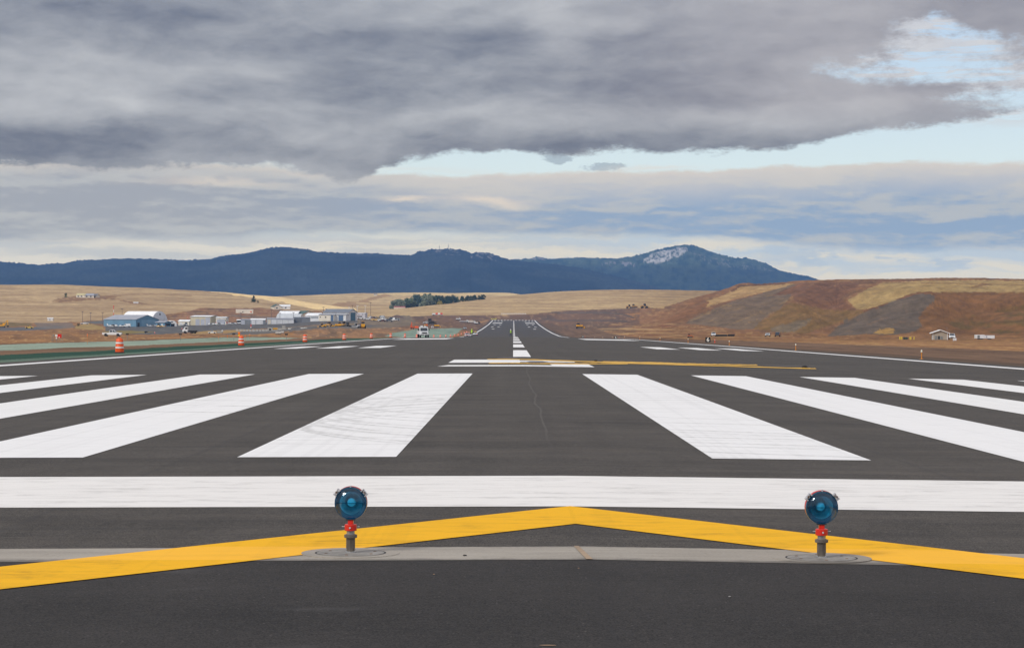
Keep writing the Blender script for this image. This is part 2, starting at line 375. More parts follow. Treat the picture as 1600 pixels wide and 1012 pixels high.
# ------------------------------------------------------------------ terrain
def yc(px, py): return py-ROLL*(px-VX)
T = {
 -150: [(420,529),(620,522),(900,516),(1180,512.5),(1350,509),(1550,504),(1750,495),(2000,477),(2300,456),(2600,443),(2900,448),(5200,470)],
 0: [(420,529.5),(620,523),(900,517),(1180,513),(1350,510),(1550,505),(1750,496),(2000,478),(2300,457),(2600,444),(2900,449),(5200,472)],
 130: [(420,529),(620,525),(900,519),(1180,514),(1400,509.5),(1600,504),(1800,492),(2050,474),(2300,458),(2600,444.8),(3000,455),(5200,480)],
 220: [(420,528.5),(620,525.2),(900,520),(1180,515),(1400,510.5),(1600,505),(1800,492),(2050,474),(2300,459),(2600,448),(3000,460),(5200,480)],
 330: [(420,528),(620,524),(850,520.5),(1100,515),(1400,508.5),(1550,503),(1650,496),(1750,487),(1850,484),(2200,470),(2500,459),(2700,454.5),(3000,465),(5200,480)],
 400: [(420,527.5),(620,524),(850,519.5),(1100,514),(1350,507.5),(1500,503),(1650,496),(1800,489),(2100,478),(2500,465),(2750,460.2),(3100,467),(4200,464),(5200,480)],
 440: [(420,527),(620,523),(850,518),(1100,513),(1350,506.5),(1500,502),(1650,497),(1800,492),(2100,482),(2500,470),(2750,464.2),(3100,469),(3600,467),(4200,462),(5200,480)],
 500: [(420,527),(580,525.5),(680,520),(760,513.5),(1050,511),(1250,506),(1400,501.5),(1700,497),(2000,489),(2300,482),(2650,474.5),(2900,479),(3300,477),(3800,466),(4300,459),(5200,480)],
 560: [(420,527),(580,525.5),(680,520),(760,514.5),(1050,511.5),(1250,505.5),(1400,501),(1700,496),(2000,492),(2300,487),(2500,484.5),(2650,483),(2900,485),(3300,478),(3800,464),(4300,457.3),(5200,480)],
 620: [(420,527),(600,526),(900,521.5),(1050,514.5),(1250,507),(1500,500),(1800,496),(2300,493.5),(2500,491),(2800,484),(2950,482),(3050,484),(3400,476),(3900,462),(4300,456.3),(5200,480)],
 680: [(600,526.5),(900,523),(1050,519),(1250,513.5),(1500,507),(1900,500),(2300,494),(2450,492),(2700,484),(2950,476),(3100,478),(3500,470),(3900,461),(4300,456.3),(5200,480)],
 740: [(600,527),(900,524),(1250,518),(1500,512),(1900,503),(2300,495),(2450,492),(2700,482),(2950,468.5),(3100,470),(3500,465),(3900,460),(4300,456.6),(5200,480)],
 800: [(600,527),(900,525),(1250,518),(1500,512),(1900,503),(2300,496.5),(2450,491.5),(2700,479),(3000,464),(3200,461),(3500,462),(3900,460),(4300,456.8),(5200,480)],
 860: [(600,527),(900,525),(1250,518),(1500,512),(1900,503),(2300,495),(2450,488.5),(2700,477),(3000,463),(3300,455.3),(3600,460),(5200,480)],
 950: [(600,528),(900,524.5),(1250,518),(1500,511),(1900,500),(2200,491),(2450,483),(2650,477),(2900,466),(3300,452),(3600,458),(5200,480)],
 1000: [(600,529),(900,525),(1250,518),(1500,511),(1800,502),(2100,491),(2300,484),(2500,479),(2800,468),(3300,451.3),(3600,458),(5200,480)],
 1040: [(600,529.5),(900,525.5),(1100,521),(1300,514),(1500,504),(1700,493),(1900,484),(2000,482),(2150,482),(2400,478),(2800,466),(3300,452),(3600,458),(5200,480)],
 1080: [(600,530),(900,526),(1100,519),(1300,508),(1500,496),(1700,484),(1950,470.5),(2100,471),(2300,474),(2800,467),(3300,452.5),(3600,458),(5200,480)],
 1115: [(600,530),(900,526.5),(1050,520),(1200,511),(1400,498),(1600,484),(1850,468),(2050,461),(2200,463),(2500,468),(2800,466),(3300,453.5),(3600,458),(5200,480)],
 1135: [(600,530),(900,526.5),(1020,521),(1200,510),(1400,497),(1600,482),(1850,466),(2080,454.5),(2200,456),(2500,466),(2800,466),(3300,454),(3600,458),(5200,480)],
 1155: [(600,530),(900,526.5),(1000,522),(1200,509),(1400,495),(1600,480),(1850,463),(2100,446),(2250,449),(2800,465),(3300,460),(5200,480)],
 1200: [(600,530.5),(800,528),(950,523.5),(1100,513),(1300,497),(1500,482),(1700,468),(1950,450),(2100,444),(2300,446),(5200,470)],
 1250: [(600,530.5),(750,528.5),(850,525),(1000,512),(1200,492),(1400,473),(1600,457),(1800,445.5),(1950,441.8),(2200,444),(5200,470)],
 1300: [(600,531),(750,528.5),(900,524),(1100,513),(1300,500),(1500,482),(1700,462),(1850,447),(1950,440.8),(2200,443),(5200,470)],
 1350: [(600,531),(700,529.5),(800,525),(950,510),(1150,490),(1350,472),(1600,456),(1850,445),(2000,440.3),(2300,443),(5200,470)],
 1400: [(600,531),(680,529.8),(760,526),(900,508),(1050,488),(1200,468),(1350,458),(1700,447),(2000,439.3),(2300,443),(5200,470)],
 1450: [(600,531),(660,530),(740,527),(860,508),(1000,485),(1150,462),(1250,456),(1600,447),(2000,437.8),(2300,443),(5200,470)],
 1520: [(600,531),(640,530),(740,527.5),(900,518),(1050,500),(1200,478),(1350,460),(1420,456.8),(1700,448),(2000,438.3),(2300,443),(5200,470)],
 1600: [(600,531),(720,528),(850,517),(1000,500),(1150,480),(1300,462),(1380,457),(1700,448),(2000,439.8),(2300,445),(5200,470)],
 1760: [(600,532),(720,528.5),(850,517),(1000,500),(1150,480),(1300,463),(1380,458),(1700,449),(2000,441),(2300,446),(5200,470)],
}
_keys = sorted(T)
GP = np.arange(-150, 1761, 4.0)
GD = np.geomspace(250, 5200, 420)
_kt = []
for k in _keys:
    ds = [250, 300]; zs = [-.62, -.68]
    for d, py in T[k]:
        ds.append(d); zs.append(HC-(yc(k, py)-VY)/F*d)
    _kt.append(np.interp(GD, ds, zs))
_kt = np.array(_kt)                                     # keys x d
_ki = np.array(_keys, float)
def _cub(x):                                            # Catmull-like smooth interpolation across bearings
    i = np.clip(np.searchsorted(_ki, x)-1, 0, len(_ki)-2)
    t = (x-_ki[i])/(_ki[i+1]-_ki[i])
    m = np.gradient(_kt, _ki, axis=0)
    h = (_ki[i+1]-_ki[i])[:, None]; t = t[:, None]
    return ((2*t**3-3*t**2+1)*_kt[i]+(t**3-2*t**2+t)*h*m[i]+(-2*t**3+3*t**2)*_kt[i+1]+(t**3-t**2)*h*m[i+1])
_lin = np.array([np.interp(GP, _ki, _kt[:, j]) for j in range(len(GD))]).T
GZ = .55*_cub(GP)+.45*_lin
def _blur(a, s, ax):
    r = int(3*s); k = np.exp(-.5*(np.arange(-r, r+1)/s)**2); k /= k.sum()
    pw = [(0, 0), (0, 0)]; pw[ax] = (r, r)
    p = np.pad(a, pw, mode='edge')
    return np.apply_along_axis(lambda v: np.convolve(v, k, 'valid'), ax, p)
GZ = _blur(_blur(GZ, 2.0, 0), 2.4, 1)
_lgd = np.log(GD)
def table_z(px, d):
    fx = np.clip((px-GP[0])/4.0, 0, len(GP)-1.001); ix = fx.astype(int); fx = fx-ix
    fy = np.clip((np.log(np.maximum(d, 1))-_lgd[0])/(_lgd[1]-_lgd[0]), 0, len(GD)-1.001); iy = fy.astype(int); fy = fy-iy
    return (GZ[ix, iy]*(1-fx)*(1-fy)+GZ[ix+1, iy]*fx*(1-fy)+GZ[ix, iy+1]*(1-fx)*fy+GZ[ix+1, iy+1]*fx*fy)
def ground_z(x, y):
    x = np.atleast_1d(np.asarray(x, float)); y = np.atleast_1d(np.asarray(y, float))
    r = np.hypot(x, y); th = np.arctan2(x, y)
    thc = np.clip(th, -.272, .275)
    px = VX+F*np.tan(thc)
    d = r*np.cos(thc)
    lat = np.abs(x-CX)
    side = np.interp(lat, [0, 24.9, 35, 67, 140], [0, -.30, -.5, -.62, -.66])
    rise = ss(y, 950, 1300)*np.interp(lat, [26, 45, 70], [0, 1.0, 1.6])*(1-ss(y, 1900, 2400)*.3)
    corr = LZ(y)*np.interp(lat, [0, 60, 160], [1, .9, .5])+side+rise
    tz = table_z(px, d)
    w = ss(lat, 32, 62)*ss(d, 260, 420)
    w = np.maximum(w, ss(y, 2380, 2470))
    w = np.where(y < 200, np.minimum(w, ss(d, 260, 420)), w)
    base = np.where(d < 260, side+LZ(np.maximum(y, 0)), corr)
    z = base*(1-w)+tz*w
    amp = ss(lat, 30, 90)*(.10+ss(d, 700, 1600)*.55+ss(d, 1500, 2500)*.9)
    z = z+amp*(fbm(x/60.0, y/60.0, 2, 4)-.5)*1.6
    rz2 = ss(x, 60, 160)*ss(d, 740, 950)*(1-ss(d, 2200, 2600))
    z = z+rz2*((1-np.abs(2*fbm((x+y*.25)/55.0, (y-x*.6)/180.0, 6, 4)-1))-.7)*9.0
    mz = ss(-x, 24, 60)*ss(d, 560, 640)*(1-ss(d, 800, 1000))*(px > 440)
    z = z+mz*(fbm(x/9.0, y/24.0, 7, 4)-.45)*2.2
    small = ss(lat, 26, 34)*(1-ss(d, 500, 900))*.16
    z = z+small*(fbm(x/3.0, y/9.0, 4, 4)-.5)
    return z
def gz(x, y): return float(ground_z(x, y)[0])

def inside(poly, X, Y):
    r = np.zeros(X.shape, bool); n = len(poly); j = n-1
    for i in range(n):
        xi, yi = poly[i]; xj, yj = poly[j]
        if yi != yj:
            c = ((yi > Y) != (yj > Y)) & (X < (xj-xi)*(Y-yi)/(yj-yi)+xi)
            r ^= c
        j = i
    return r
def zp(u0, v0, k, pts): return [(u0+a*k, v0+b*k) for a, b in pts]

def make_ground():
    dense = np.arange(-160, 1765, 1.75)
    th = np.arctan((dense-VX)/F)
    lo = np.linspace(-math.pi, th[0], 60)[:-1]; hi = np.linspace(th[-1], math.pi, 60)[1:]
    TH = np.concatenate([lo, th, hi])
    DD = np.concatenate([[1.5, 5, 9], np.geomspace(15, 100, 12)[:-1], np.geomspace(100, 400, 120)[:-1], np.geomspace(400, 1400, 150)[:-1],
                         np.geomspace(1400, 3400, 190)[:-1], np.geomspace(3400, 5200, 40), [6500, 9000, 13000]])
    th2, d2 = np.meshgrid(TH, DD, indexing='ij')
    x = np.sin(th2)*d2/np.cos(np.clip(th2, -.28, .28)); y = np.cos(th2)*d2/np.cos(np.clip(th2, -.28, .28))
    z = ground_z(x.ravel(), y.ravel()).reshape(x.shape)
    far = ss(d2, 5200, 9000); z = z*(1-far)+10*far
    lat = np.abs(x-CX)
    pave = (lat < 25.0) & (y < 2395) & (y > -90)
    z = np.where(pave, z-.10-ss(d2, 200, 700)*.25, z)
    # colours
    px = VX+F*np.tan(np.clip(th2, -.4, .4)); px = np.where(np.abs(th2) > .4, np.where(th2 > 0, 1700, -100), px)
    py = VY-(z-HC)/np.maximum(d2, 1)*F+ROLL*(px-VX)
    n1 = fbm(x/14.0, y/40.0, 11, 5, .6); n2 = fbm(x/120.0, y/160.0, 12, 5, .55); n3 = fbm(px/5.0, py/1.6, 13, 4, .6); n4 = fbm(px/26.0, py/7.0, 14, 4, .55)
    jx = px+(n4-.5)*14+(n3-.5)*5; jy = py+(n3-.5)*2.2+(fbm(px/17.0, py/5.0, 15, 3)-.5)*3.2
    side = np.sign(x-CX)
    col = np.zeros(x.shape+(3,)); 
    def setc(mask, rgb, a=1.0):
        c = np.array(lin(rgb)); m = (mask*a)[..., None]
        col[:] = col*(1-m)+c*m
    one = np.ones(x.shape)
    # dry grass default
    setc(one, (142, 104, 74)); setc(ss(n1, .45, .65), (168, 124, 84), .8); setc(ss(n4, .52, .7), (118, 88, 68), .7); setc(ss(n3, .60, .75), (188, 152, 108), .6)
    # far-left fields / stubble
    el = z
    stripe = .5+.5*np.sin(el*1.15+fbm(x/260.0, y/260.0, 21, 3)*16.0+x*.012)
    stripe2 = .5+.5*np.sin(el*3.1+fbm(x/140.0, y/140.0, 22, 3)*10.0)
    def stubble(mask, base, dark, lightc, a=1.0):
        setc(mask, base, a); setc(mask*ss(stripe, .35, .9)*ss(n4, .2, .5), dark, .8*a); setc(mask*ss(stripe2, .5, 1.0), lightc, .5*a); setc(mask*ss(n3, .52, .66)*ss(stripe2, 0, .5), dark, .45*a)
        setc(mask*ss(n2, .50, .68), dark, .45*a); setc(mask*ss(n3, .55, .75), lightc, .25*a)
    leftm = 1-ss(px, 600, 640)
    hill1 = ((d2 > 1500) & (px < 480)) | ((d2 > 1800) & (px < 640))
    hill1 = hill1 & (jy < np.interp(px, [0, 100, 170, 250, 300, 360, 430, 480, 560, 640], [505, 504, 500, 492, 486, 482, 483, 486, 489, 500]))
    stubble(hill1*1.0, (190, 162, 128), (158, 130, 102), (206, 178, 142))
    # sunlit strip along the far side of the ridge, sunshine painted as paler stubble
    sun_strip = inside([(180, 440), (330, 455), (400, 466), (450, 474), (500, 484), (560, 487), (590, 487), (520, 471), (430, 455), (300, 440)], jx, jy) & (d2 > 1900) & (d2 < 2900)
    stubble(sun_strip*1.0, (248, 216, 164), (232, 198, 150), (254, 228, 178))
    ridge2 = (d2 > 3050) & (px < 1000)
    stubble(ridge2*1.0, (206, 178, 138), (176, 146, 112), (220, 192, 148))
    setc((ridge2 & (jy < 461) & (px > 590))*1.0, (228, 200, 152), .7)
    for P in ([(508, 480), (530, 472), (560, 470), (585, 463), (600, 459), (615, 462), (600, 464), (575, 470), (590, 476), (640, 480), (600, 482), (540, 479), (520, 481)],):
        setc(inside(P, px, py)*(d2 > 2900), (160, 124, 92), .75)
    # farm island on the left ridge
    P = [(76, 471), (92, 466.5), (104, 465), (120, 462), (150, 462), (188, 461.5), (176, 465.5), (205, 470), (235, 476.5), (205, 473), (182, 468.8), (160, 467.6), (128, 470), (98, 472)]
    setc(inside(P, jx, jy)*(d2 > 1500), (134, 100, 76), .9); setc(inside(P, jx, jy)*(d2 > 1500)*ss(n3, .5, .65), (176, 146, 110), .7)
    setc(((np.abs(py-np.interp(px, [150, 200, 240, 300], [463, 460.5, 459.5, 462])) < .8) & (px > 150) & (px < 300) & (d2 > 1500))*1.0, (150, 118, 90), .6)
    # brown bank behind the sheds
    bank = inside([(255, 500), (290, 488), (318, 480), (350, 481), (400, 481), (440, 484), (475, 486), (500, 492), (470, 500), (420, 503), (360, 506), (255, 506)], jx, jy) & (d2 > 1380) & (d2 < 2600)
    setc(bank*1.0, (142, 104, 82)); setc(bank*ss(n4, .5, .7), (112, 90, 78), .8); setc(bank*ss(stripe2, .7, 1)*ss(n3, .4, .6), (190, 156, 116), .7)
    setc((inside([(350, 491), (420, 494), (480, 498), (440, 501), (380, 496)], jx, jy) & (d2 > 1380))*1.0, (118, 106, 100), .7)
    # hill beyond the runway end
    f3l = np.interp(px, [560, 640, 680, 790, 830, 868, 900, 960, 1010, 1045, 1075, 1100, 1140], [497, 494, 492.6, 492.5, 490, 486.4, 484.4, 483, 480.5, 482, 472, 465, 455])
    h3 = (px > 556) & (px < 1150) & (jy*.4+py*.6 < f3l) & (d2 > 1750) & (d2 < 3500)
    h3 = h3 & ~((px > 1030+(n4-.5)*30) & (d2 < 2150))
    stubble(h3*1.0, (197, 168, 128), (166, 136, 104), (208, 180, 138))
    # earth works round the far runway end
    ew = (px > 556) & (px < 1015+(n4-.5)*150+(n3-.5)*40) & (~h3) & (d2 > 1080) & (d2 < 3000) & (jy < np.interp(px, [556, 640, 720, 900, 1060], [514, 514, 516, 524, 500])) & (jy > f3l-1)
    setc(ew*1.0, (120, 92, 76)); setc(ew*ss(n4, .45, .65), (104, 84, 74), .8); setc(ew*ss(n3, .58, .72), (164, 132, 104), .6)
    setc(((np.abs(py-np.interp(px, [880, 940, 976, 1000], [488.5, 488, 491, 500])) < 1.1) & (px > 860) & (px < 990) & (d2 > 1200))*1.0, (98, 88, 86), .8)
    setc(((np.abs(jy*.3+py*.7-np.interp(px, [840, 880, 930, 980], [497, 501, 500, 502])) < 1.5) & (px > 845) & (px < 980) & (d2 > 1200))*1.0, (96, 82, 78), .8)
    setc((inside([(738, 504), (760, 499), (764, 501), (752, 505)], px, jy) & (d2 > 1300))*1.0, (172, 130, 88), .8)
    # machine yard and mound
    yd = inside([(430, 512), (500, 508), (560, 498), (640, 492), (650, 500), (640, 508), (600, 513), (540, 515), (470, 516)], jx, jy) & (d2 > 740)
    setc(yd*1.0, (122, 108, 98)); setc(yd*ss(n3, .5, .7), (138, 122, 104), .6)
    md = inside([(448, 526), (468, 517), (482, 513), (520, 512.5), (580, 514.5), (620, 511), (650, 513), (612, 521), (606, 526)], jx, jy) & (d2 > 430) & (d2 < 1250)
    setc(md*1.0, (152, 116, 90)); setc(md*ss(n4, .48, .66), (116, 94, 80), .9); setc(md*ss(n3, .56, .74), (182, 140, 104), .7)
    # left aprons and roads
    def zone(P, rgb, dmin=450, dmax=2000, a=1.0, j=.35):
        m = inside(P, jx*j+px*(1-j), jy*j+py*(1-j)) & (d2 > dmin) & (d2 < dmax)
        setc(m*1.0, rgb, a); return m
    m = zone([(165, 512), (163, 508), (200, 506), (260, 506), (300, 506), (380, 504.5), (440, 502), (500, 500), (560, 500), (560, 504), (500, 507), (440, 512), (370, 515), (300, 519), (250, 522.5), (215, 522), (165, 518)], (98, 96, 100), 500)
    setc(m*ss(n3, .5, .75), (112, 110, 112), .5)
    zone([(130, 503), (165, 500.5), (172, 506), (150, 506)], (108, 106, 108), 900)
    zone([(150, 517.5), (205, 516.3), (245, 518.3), (190, 522)], (134, 118, 78), 500)
    zone([(340, 523), (370, 518.5), (440, 513.5), (500, 509), (575, 507.5), (600, 509), (560, 512.5), (500, 513), (450, 518), (400, 522.5)], (106, 102, 104), 500)
    zone([(300, 519), (340, 516), (370, 515.2), (400, 513.5), (370, 519), (330, 521.5), (300, 522)], (164, 134, 92), 500)
    zone([(-160, 512), (0, 511.8), (40, 511), (90, 508.5), (104, 509), (95, 513), (60, 515.5), (0, 517), (-160, 518)], (104, 102, 108), 700)
    zone([(52, 504), (112, 504.5), (118, 511), (96, 514.5), (60, 512)], (122, 112, 108), 700, a=.8)
    zone([(0, 503.5), (50, 505), (48, 509), (0, 511)], (116, 102, 72), 700, a=.8)
    zone([(120, 508), (140, 505), (160, 510), (165, 515), (140, 515), (118, 513)], (170, 146, 96), 700, a=.7)
    # right side of the runway
    rt = (side > 0)
    rg = rt & (px > 960+n1*80) & (d2 > 560) & (~h3) & (d2 < 3000)
    setc(rg*ss(n4, .42, .62), (158, 116, 82), .6)
    hl = rt & (px > 1000) & (py < np.interp(px, [1000, 1050, 1100, 1200, 1300, 1400, 1600], [505, 508, 520, 522, 522, 522, 522])) & (~h3) & (d2 > 740)
    setc(hl*1.0, (150, 110, 82)); setc(hl*ss(n4, .5, .66), (126, 96, 76), .7); setc(hl*ss(n3, .52, .72), (178, 142, 104), .55)
    diag = fbm((px+py*1.2)/46.0, (py+px*.42)/2.6, 31, 4, .6)
    def rz_(P, rgb, dk, lt, dmin=740, j=.35, dmax=5200):
        m = inside(P, jx*j+px*(1-j), jy*j+py*(1-j)) & (d2 > dmin) & (d2 < dmax)
        setc(m*1.0, rgb); setc(m*ss(diag, .42, .62), dk, .7); setc(m*ss(diag, .57, .70)*ss(n4, .4, .6), lt, .6); return m
    k6 = .1625; k7 = .175
    rz_(zp(1080, 430, k6, [(370, 150), (480, 90), (900, 78), (1000, 82), (860, 120), (700, 160), (520, 205), (350, 250), (200, 290), (60, 335), (-60, 380), (-60, 300), (60, 260), (200, 232), (320, 190)]), (196, 164, 122), (170, 136, 100), (208, 178, 136))
    rz_(zp(1080, 430, k6, [(370, 158), (455, 92), (900, 76), (900, 88), (480, 108), (400, 160)]), (128, 92, 70), (112, 84, 66), (150, 112, 86), j=.1)
    rz_(zp(1080, 430, k6, [(0, 270), (100, 235), (180, 255), (120, 340), (-60, 420), (-300, 520), (-260, 440), (-100, 340)]), (150, 108, 78), (130, 98, 76), (182, 144, 104))
    rz_(zp(1080, 430, k6, [(700, 165), (860, 118), (960, 90), (1060, 80), (900, 130), (780, 195), (960, 178), (930, 245), (850, 325), (720, 400), (640, 470), (590, 515), (450, 522), (100, 478), (-60, 462), (0, 420), (200, 330), (400, 245), (600, 195)]), (134, 115, 100), (122, 106, 98), (178, 146, 104))
    rz_(zp(1080, 430, k6, [(1040, 78), (1500, 60), (1620, 84), (1570, 140), (1440, 212), (1520, 292), (1600, 335), (1300, 335), (1200, 300), (1000, 250), (960, 178), (780, 195), (900, 130)]), (142, 103, 80), (122, 90, 74), (172, 136, 108))
    pl = inside(zp(1080, 430, k6, [(1180, 80), (1500, 66), (1590, 92), (1560, 140), (1440, 212), (1500, 290), (1380, 320), (1220, 180)]), px, py)
    rows = .5+.5*np.sin((px*1.5-(py-440)*2.2*np.sin(px/26.0))*1.1)
    setc((pl & (d2 > 900))*ss(rows, .5, .9), (112, 78, 62), .6)
    rz_(zp(1080, 430, k6, [(850, 325), (960, 260), (1130, 295), (1300, 335), (1600, 335), (1700, 350), (1100, 560), (900, 550), (590, 515), (640, 470)]), (146, 114, 76), (122, 100, 64), (166, 126, 88))
    rz_(zp(1080, 430, k6, [(760, 515), (900, 470), (1170, 408), (1120, 470), (980, 545), (780, 540)]), (138, 122, 106), (124, 112, 104), (168, 144, 112))
    rz_(zp(1320, 430, k7, [(330, 62), (800, 45), (2400, 50), (2400, 154), (1600, 152), (780, 148), (650, 150), (500, 200), (350, 258), (200, 305), (110, 303), (40, 245), (30, 220), (150, 150)]), (190, 164, 118), (172, 144, 102), (204, 178, 132))
    zb = (inside(zp(1320, 430, k7, [(200, 62), (900, 66), (1600, 84), (2400, 84), (2400, 88), (1600, 90), (900, 73), (200, 67)]), px, py)) & (d2 > 900)
    setc(zb*1.0, (146, 112, 80), .7)
    zb = inside(zp(1320, 430, k7, [(1130, 108), (1230, 72), (1330, 80), (1240, 92), (1160, 110)]), px, py) & (d2 > 900); setc(zb*1.0, (140, 104, 76), .8)
    rz_(zp(1320, 430, k7, [(480, 205), (640, 154), (780, 148), (2400, 154), (2400, 545), (600, 530), (690, 450), (640, 380), (720, 290), (800, 210), (780, 165), (650, 158)]), (146, 105, 70), (116, 86, 60), (170, 124, 80))
    g = inside(zp(1320, 430, k7, [(880, 400), (1200, 350), (1600, 250), (2400, 200), (2400, 520), (1250, 520), (1000, 470)]), jx, jy) & (d2 > 740)
    setc(g*ss(n4, .42, .6), (112, 96, 58), .7)
    rz_(zp(1320, 430, k7, [(660, 165), (790, 172), (806, 215), (730, 290), (650, 380), (690, 450), (630, 500), (450, 532), (200, 525), (-60, 540), (-160, 545), (0, 400), (200, 315), (420, 235)]), (118, 105, 98), (106, 96, 94), (138, 114, 98))
    setc(((np.abs(py-np.interp(px, [1350, 1380, 1395, 1432, 1455, 1462], [486, 476, 470, 457.5, 455.8, 460])) < .9) & (px > 1350) & (px < 1462) & (d2 > 700))*1.0, (128, 84, 58), .9)
    rz_(zp(1320, 430, k7, [(250, 520), (300, 480), (360, 470), (430, 472), (445, 505), (430, 525)]), (196, 160, 100), (176, 140, 90), (210, 176, 116), 640, .5)
    # bare slopes in the middle right distance
    lines = inside([(905, 524), (960, 505), (1050, 505), (1140, 515), (1240, 523), (1200, 528), (905, 529)], jx, jy) & (d2 > 500)
    setc(lines*ss(fbm(px/40.0, py/1.4, 41, 4, .6), .50, .62), (190, 156, 114), .75)
    setc(lines*ss(fbm(px/40.0, py/1.4, 44, 4, .6), .54, .66), (134, 88, 66), .75)
    setc((inside([(835, 505), (860, 504), (900, 517), (950, 525), (905, 526), (868, 521)], jx, jy) & (d2 > 500) & rt)*1.0, (104, 84, 72), .9)
    # dirt shoulder and hydroseeded strips parallel to the runway
    ln = lat+(n1-.5)*2.2+(fbm(x/2.0, y/12.0, 51, 3)-.5)*1.2
    near = (y < 2400) & (y > -200)
    dirt = rt & near & (ln < np.interp(d2, [0, 300, 800, 2400], [60, 52, 48, 60])) & (d2 < 1500)
    setc(dirt*1.0, (118, 92, 77)); tr = fbm(lat/1.1, y/90.0, 52, 3, .5)
    setc(dirt*ss(tr, .52, .66), (92, 72, 62), .85); setc(dirt*ss(n1, .55, .7), (140, 112, 92), .4)
    setc((dirt & (ln < 28.2))*1.0, (92, 76, 66), .8)
    gr = rt & near & (~dirt) & (d2 < 700) 
    tuft = fbm(x/2.2, y/9.0, 53, 4, .65)
    setc(gr*1.0, (150, 110, 78)); setc(gr*ss(tuft, .5, .7), (186, 148, 100), .8); setc(gr*ss(n2, .5, .65), (132, 92, 68), .7)
    lf = (~rt) & near & (d2 < 560)
    setc((lf & (ln < 62) & (ln >= 59.3))*1.0, (110, 84, 68), .9)
    pale = lf & (ln < 59.5) & (ln >= 42.5) & (d2 < 455+(n4-.5)*60)
    setc(pale*1.0, (146, 160, 150)); setc(pale*ss(fbm(lat/1.5, y/60.0, 54, 4, .6), .52, .66), (118, 134, 124), .6); setc(pale*ss(n1, .56, .72), (162, 172, 160), .5)
    setc((lf & (ln < 42.5) & (ln >= 35))*1.0, (126, 98, 80)); setc((lf & (ln < 42.5) & (ln >= 35))*ss(fbm(lat/1.2, y/50.0, 55, 3), .5, .65), (106, 82, 66), .7)
    dg = lf & (ln < 35)
    setc(dg*1.0, (40, 76, 64)); setc(dg*ss(n1, .5, .7), (56, 90, 76), .5); setc(dg*ss(fbm(lat/1.0, y/30.0, 56, 3), .55, .68), (32, 60, 52), .6)
    setc((lf & (ln < 27.4))*1.0, (104, 122, 112), .8)
    pg = inside([(604, 525), (614, 520), (650, 514), (705, 512.6), (722, 513), (716, 520), (700, 527), (640, 528)], jx*.4+px*.6, jy*.3+py*.7) & (d2 > 700) & (~rt)
    setc(pg*1.0, (138, 156, 146)); setc(pg*ss(n3, .5, .7), (120, 138, 128), .6)
    rw = (ss(px, 930, 1080)*ss(d2, 300, 700))[..., None]
    g1 = fbm(px/9.0, py/2.2, 71, 4, .65); g2 = fbm(x/9.0, y/22.0, 72, 4, .6)
    gg = 1+((g1-.5)*.32+(g2-.5)*.30)*ss(d2, 100, 400)*(1+rw[..., 0]*1.1)*np.where((~rt) & (ln < 60) & (d2 < 455), .6, 1.0)*np.where(hill1 | ridge2 | h3, .6, 1.0)
    col = np.clip(col*gg[..., None]*(np.array((.88, .88, .79))*(1-rw)+np.array((.66, .62, .50))*rw), 0, 1)
    nx, ny = x.shape
    co = np.empty((nx*ny, 3), np.float32); co[:, 0] = x.ravel(); co[:, 1] = y.ravel(); co[:, 2] = z.ravel()
    i, j = np.meshgrid(np.arange(nx-1), np.arange(ny-1), indexing='ij')
    a = (i*ny+j).ravel(); q = np.stack([a, a+1, a+ny+1, a+ny], 1)[:, ::-1]
    return mesh_np('ground', co, q.astype(np.int32), col.reshape(-1, 3))
def mesh_np(name, co, quads, col=None):
    me = bpy.data.meshes.new(name)
    me.vertices.add(len(co)); me.vertices.foreach_set('co', co.astype(np.float32).ravel())
    me.loops.add(quads.size); me.loops.foreach_set('vertex_index', quads.ravel())
    me.polygons.add(len(quads)); me.polygons.foreach_set('loop_start', np.arange(0, quads.size, 4, dtype=np.int32))
    me.update(calc_edges=True); me.validate()
    me.polygons.foreach_set('use_smooth', np.ones(len(quads), bool))
    if col is not None:
        at = me.color_attributes.new('Col', 'FLOAT_COLOR', 'POINT')
        c4 = np.ones((len(co), 4), np.float32); c4[:, :3] = col; at.data.foreach_set('color', c4.ravel())
    return me
def attr_mat(name, nscale, amt, rough=.95, spec=.15, stretch=1.0, bump=.0):
    m, t, b = new_mat(name)
    at = t.nodes.new('ShaderNodeAttribute'); at.attribute_name = 'Col'
    P, x, y, z = posn(t)
    n = noise(t, comb(t, x*nscale, y*nscale*stretch, z*nscale), 1.0, 6, .7)
    n2 = noise(t, comb(t, x*nscale*6, y*nscale*stretch*6, z*nscale*6), 1.0, 3, .7)
    g = (n-.5)*amt*2+(n2-.5)*amt+1.0
    s = t.nodes.new('ShaderNodeVectorMath'); s.operation = 'SCALE'
    t.links.new(at.outputs['Color'], s.inputs[0]); t.links.new(g.s, s.inputs['Scale'])
    t.links.new(s.outputs[0], b.inputs['Base Color'])
    b.inputs['Roughness'].default_value = rough; b.inputs['Specular IOR Level'].default_value = spec
    if bump:
        bn = t.nodes.new('ShaderNodeBump'); bn.inputs['Strength'].default_value = bump; bn.inputs['Distance'].default_value = .4
        t.links.new(n.s, bn.inputs['Height']); t.links.new(bn.outputs[0], b.inputs['Normal'])
    return m
gme = make_ground(); gme.materials.append(attr_mat('earth_and_fields', .12, .45, stretch=.4, bump=.6))
ground = bpy.data.objects.new('ground', gme); C.objects.link(ground); ground['kind'] = 'structure'

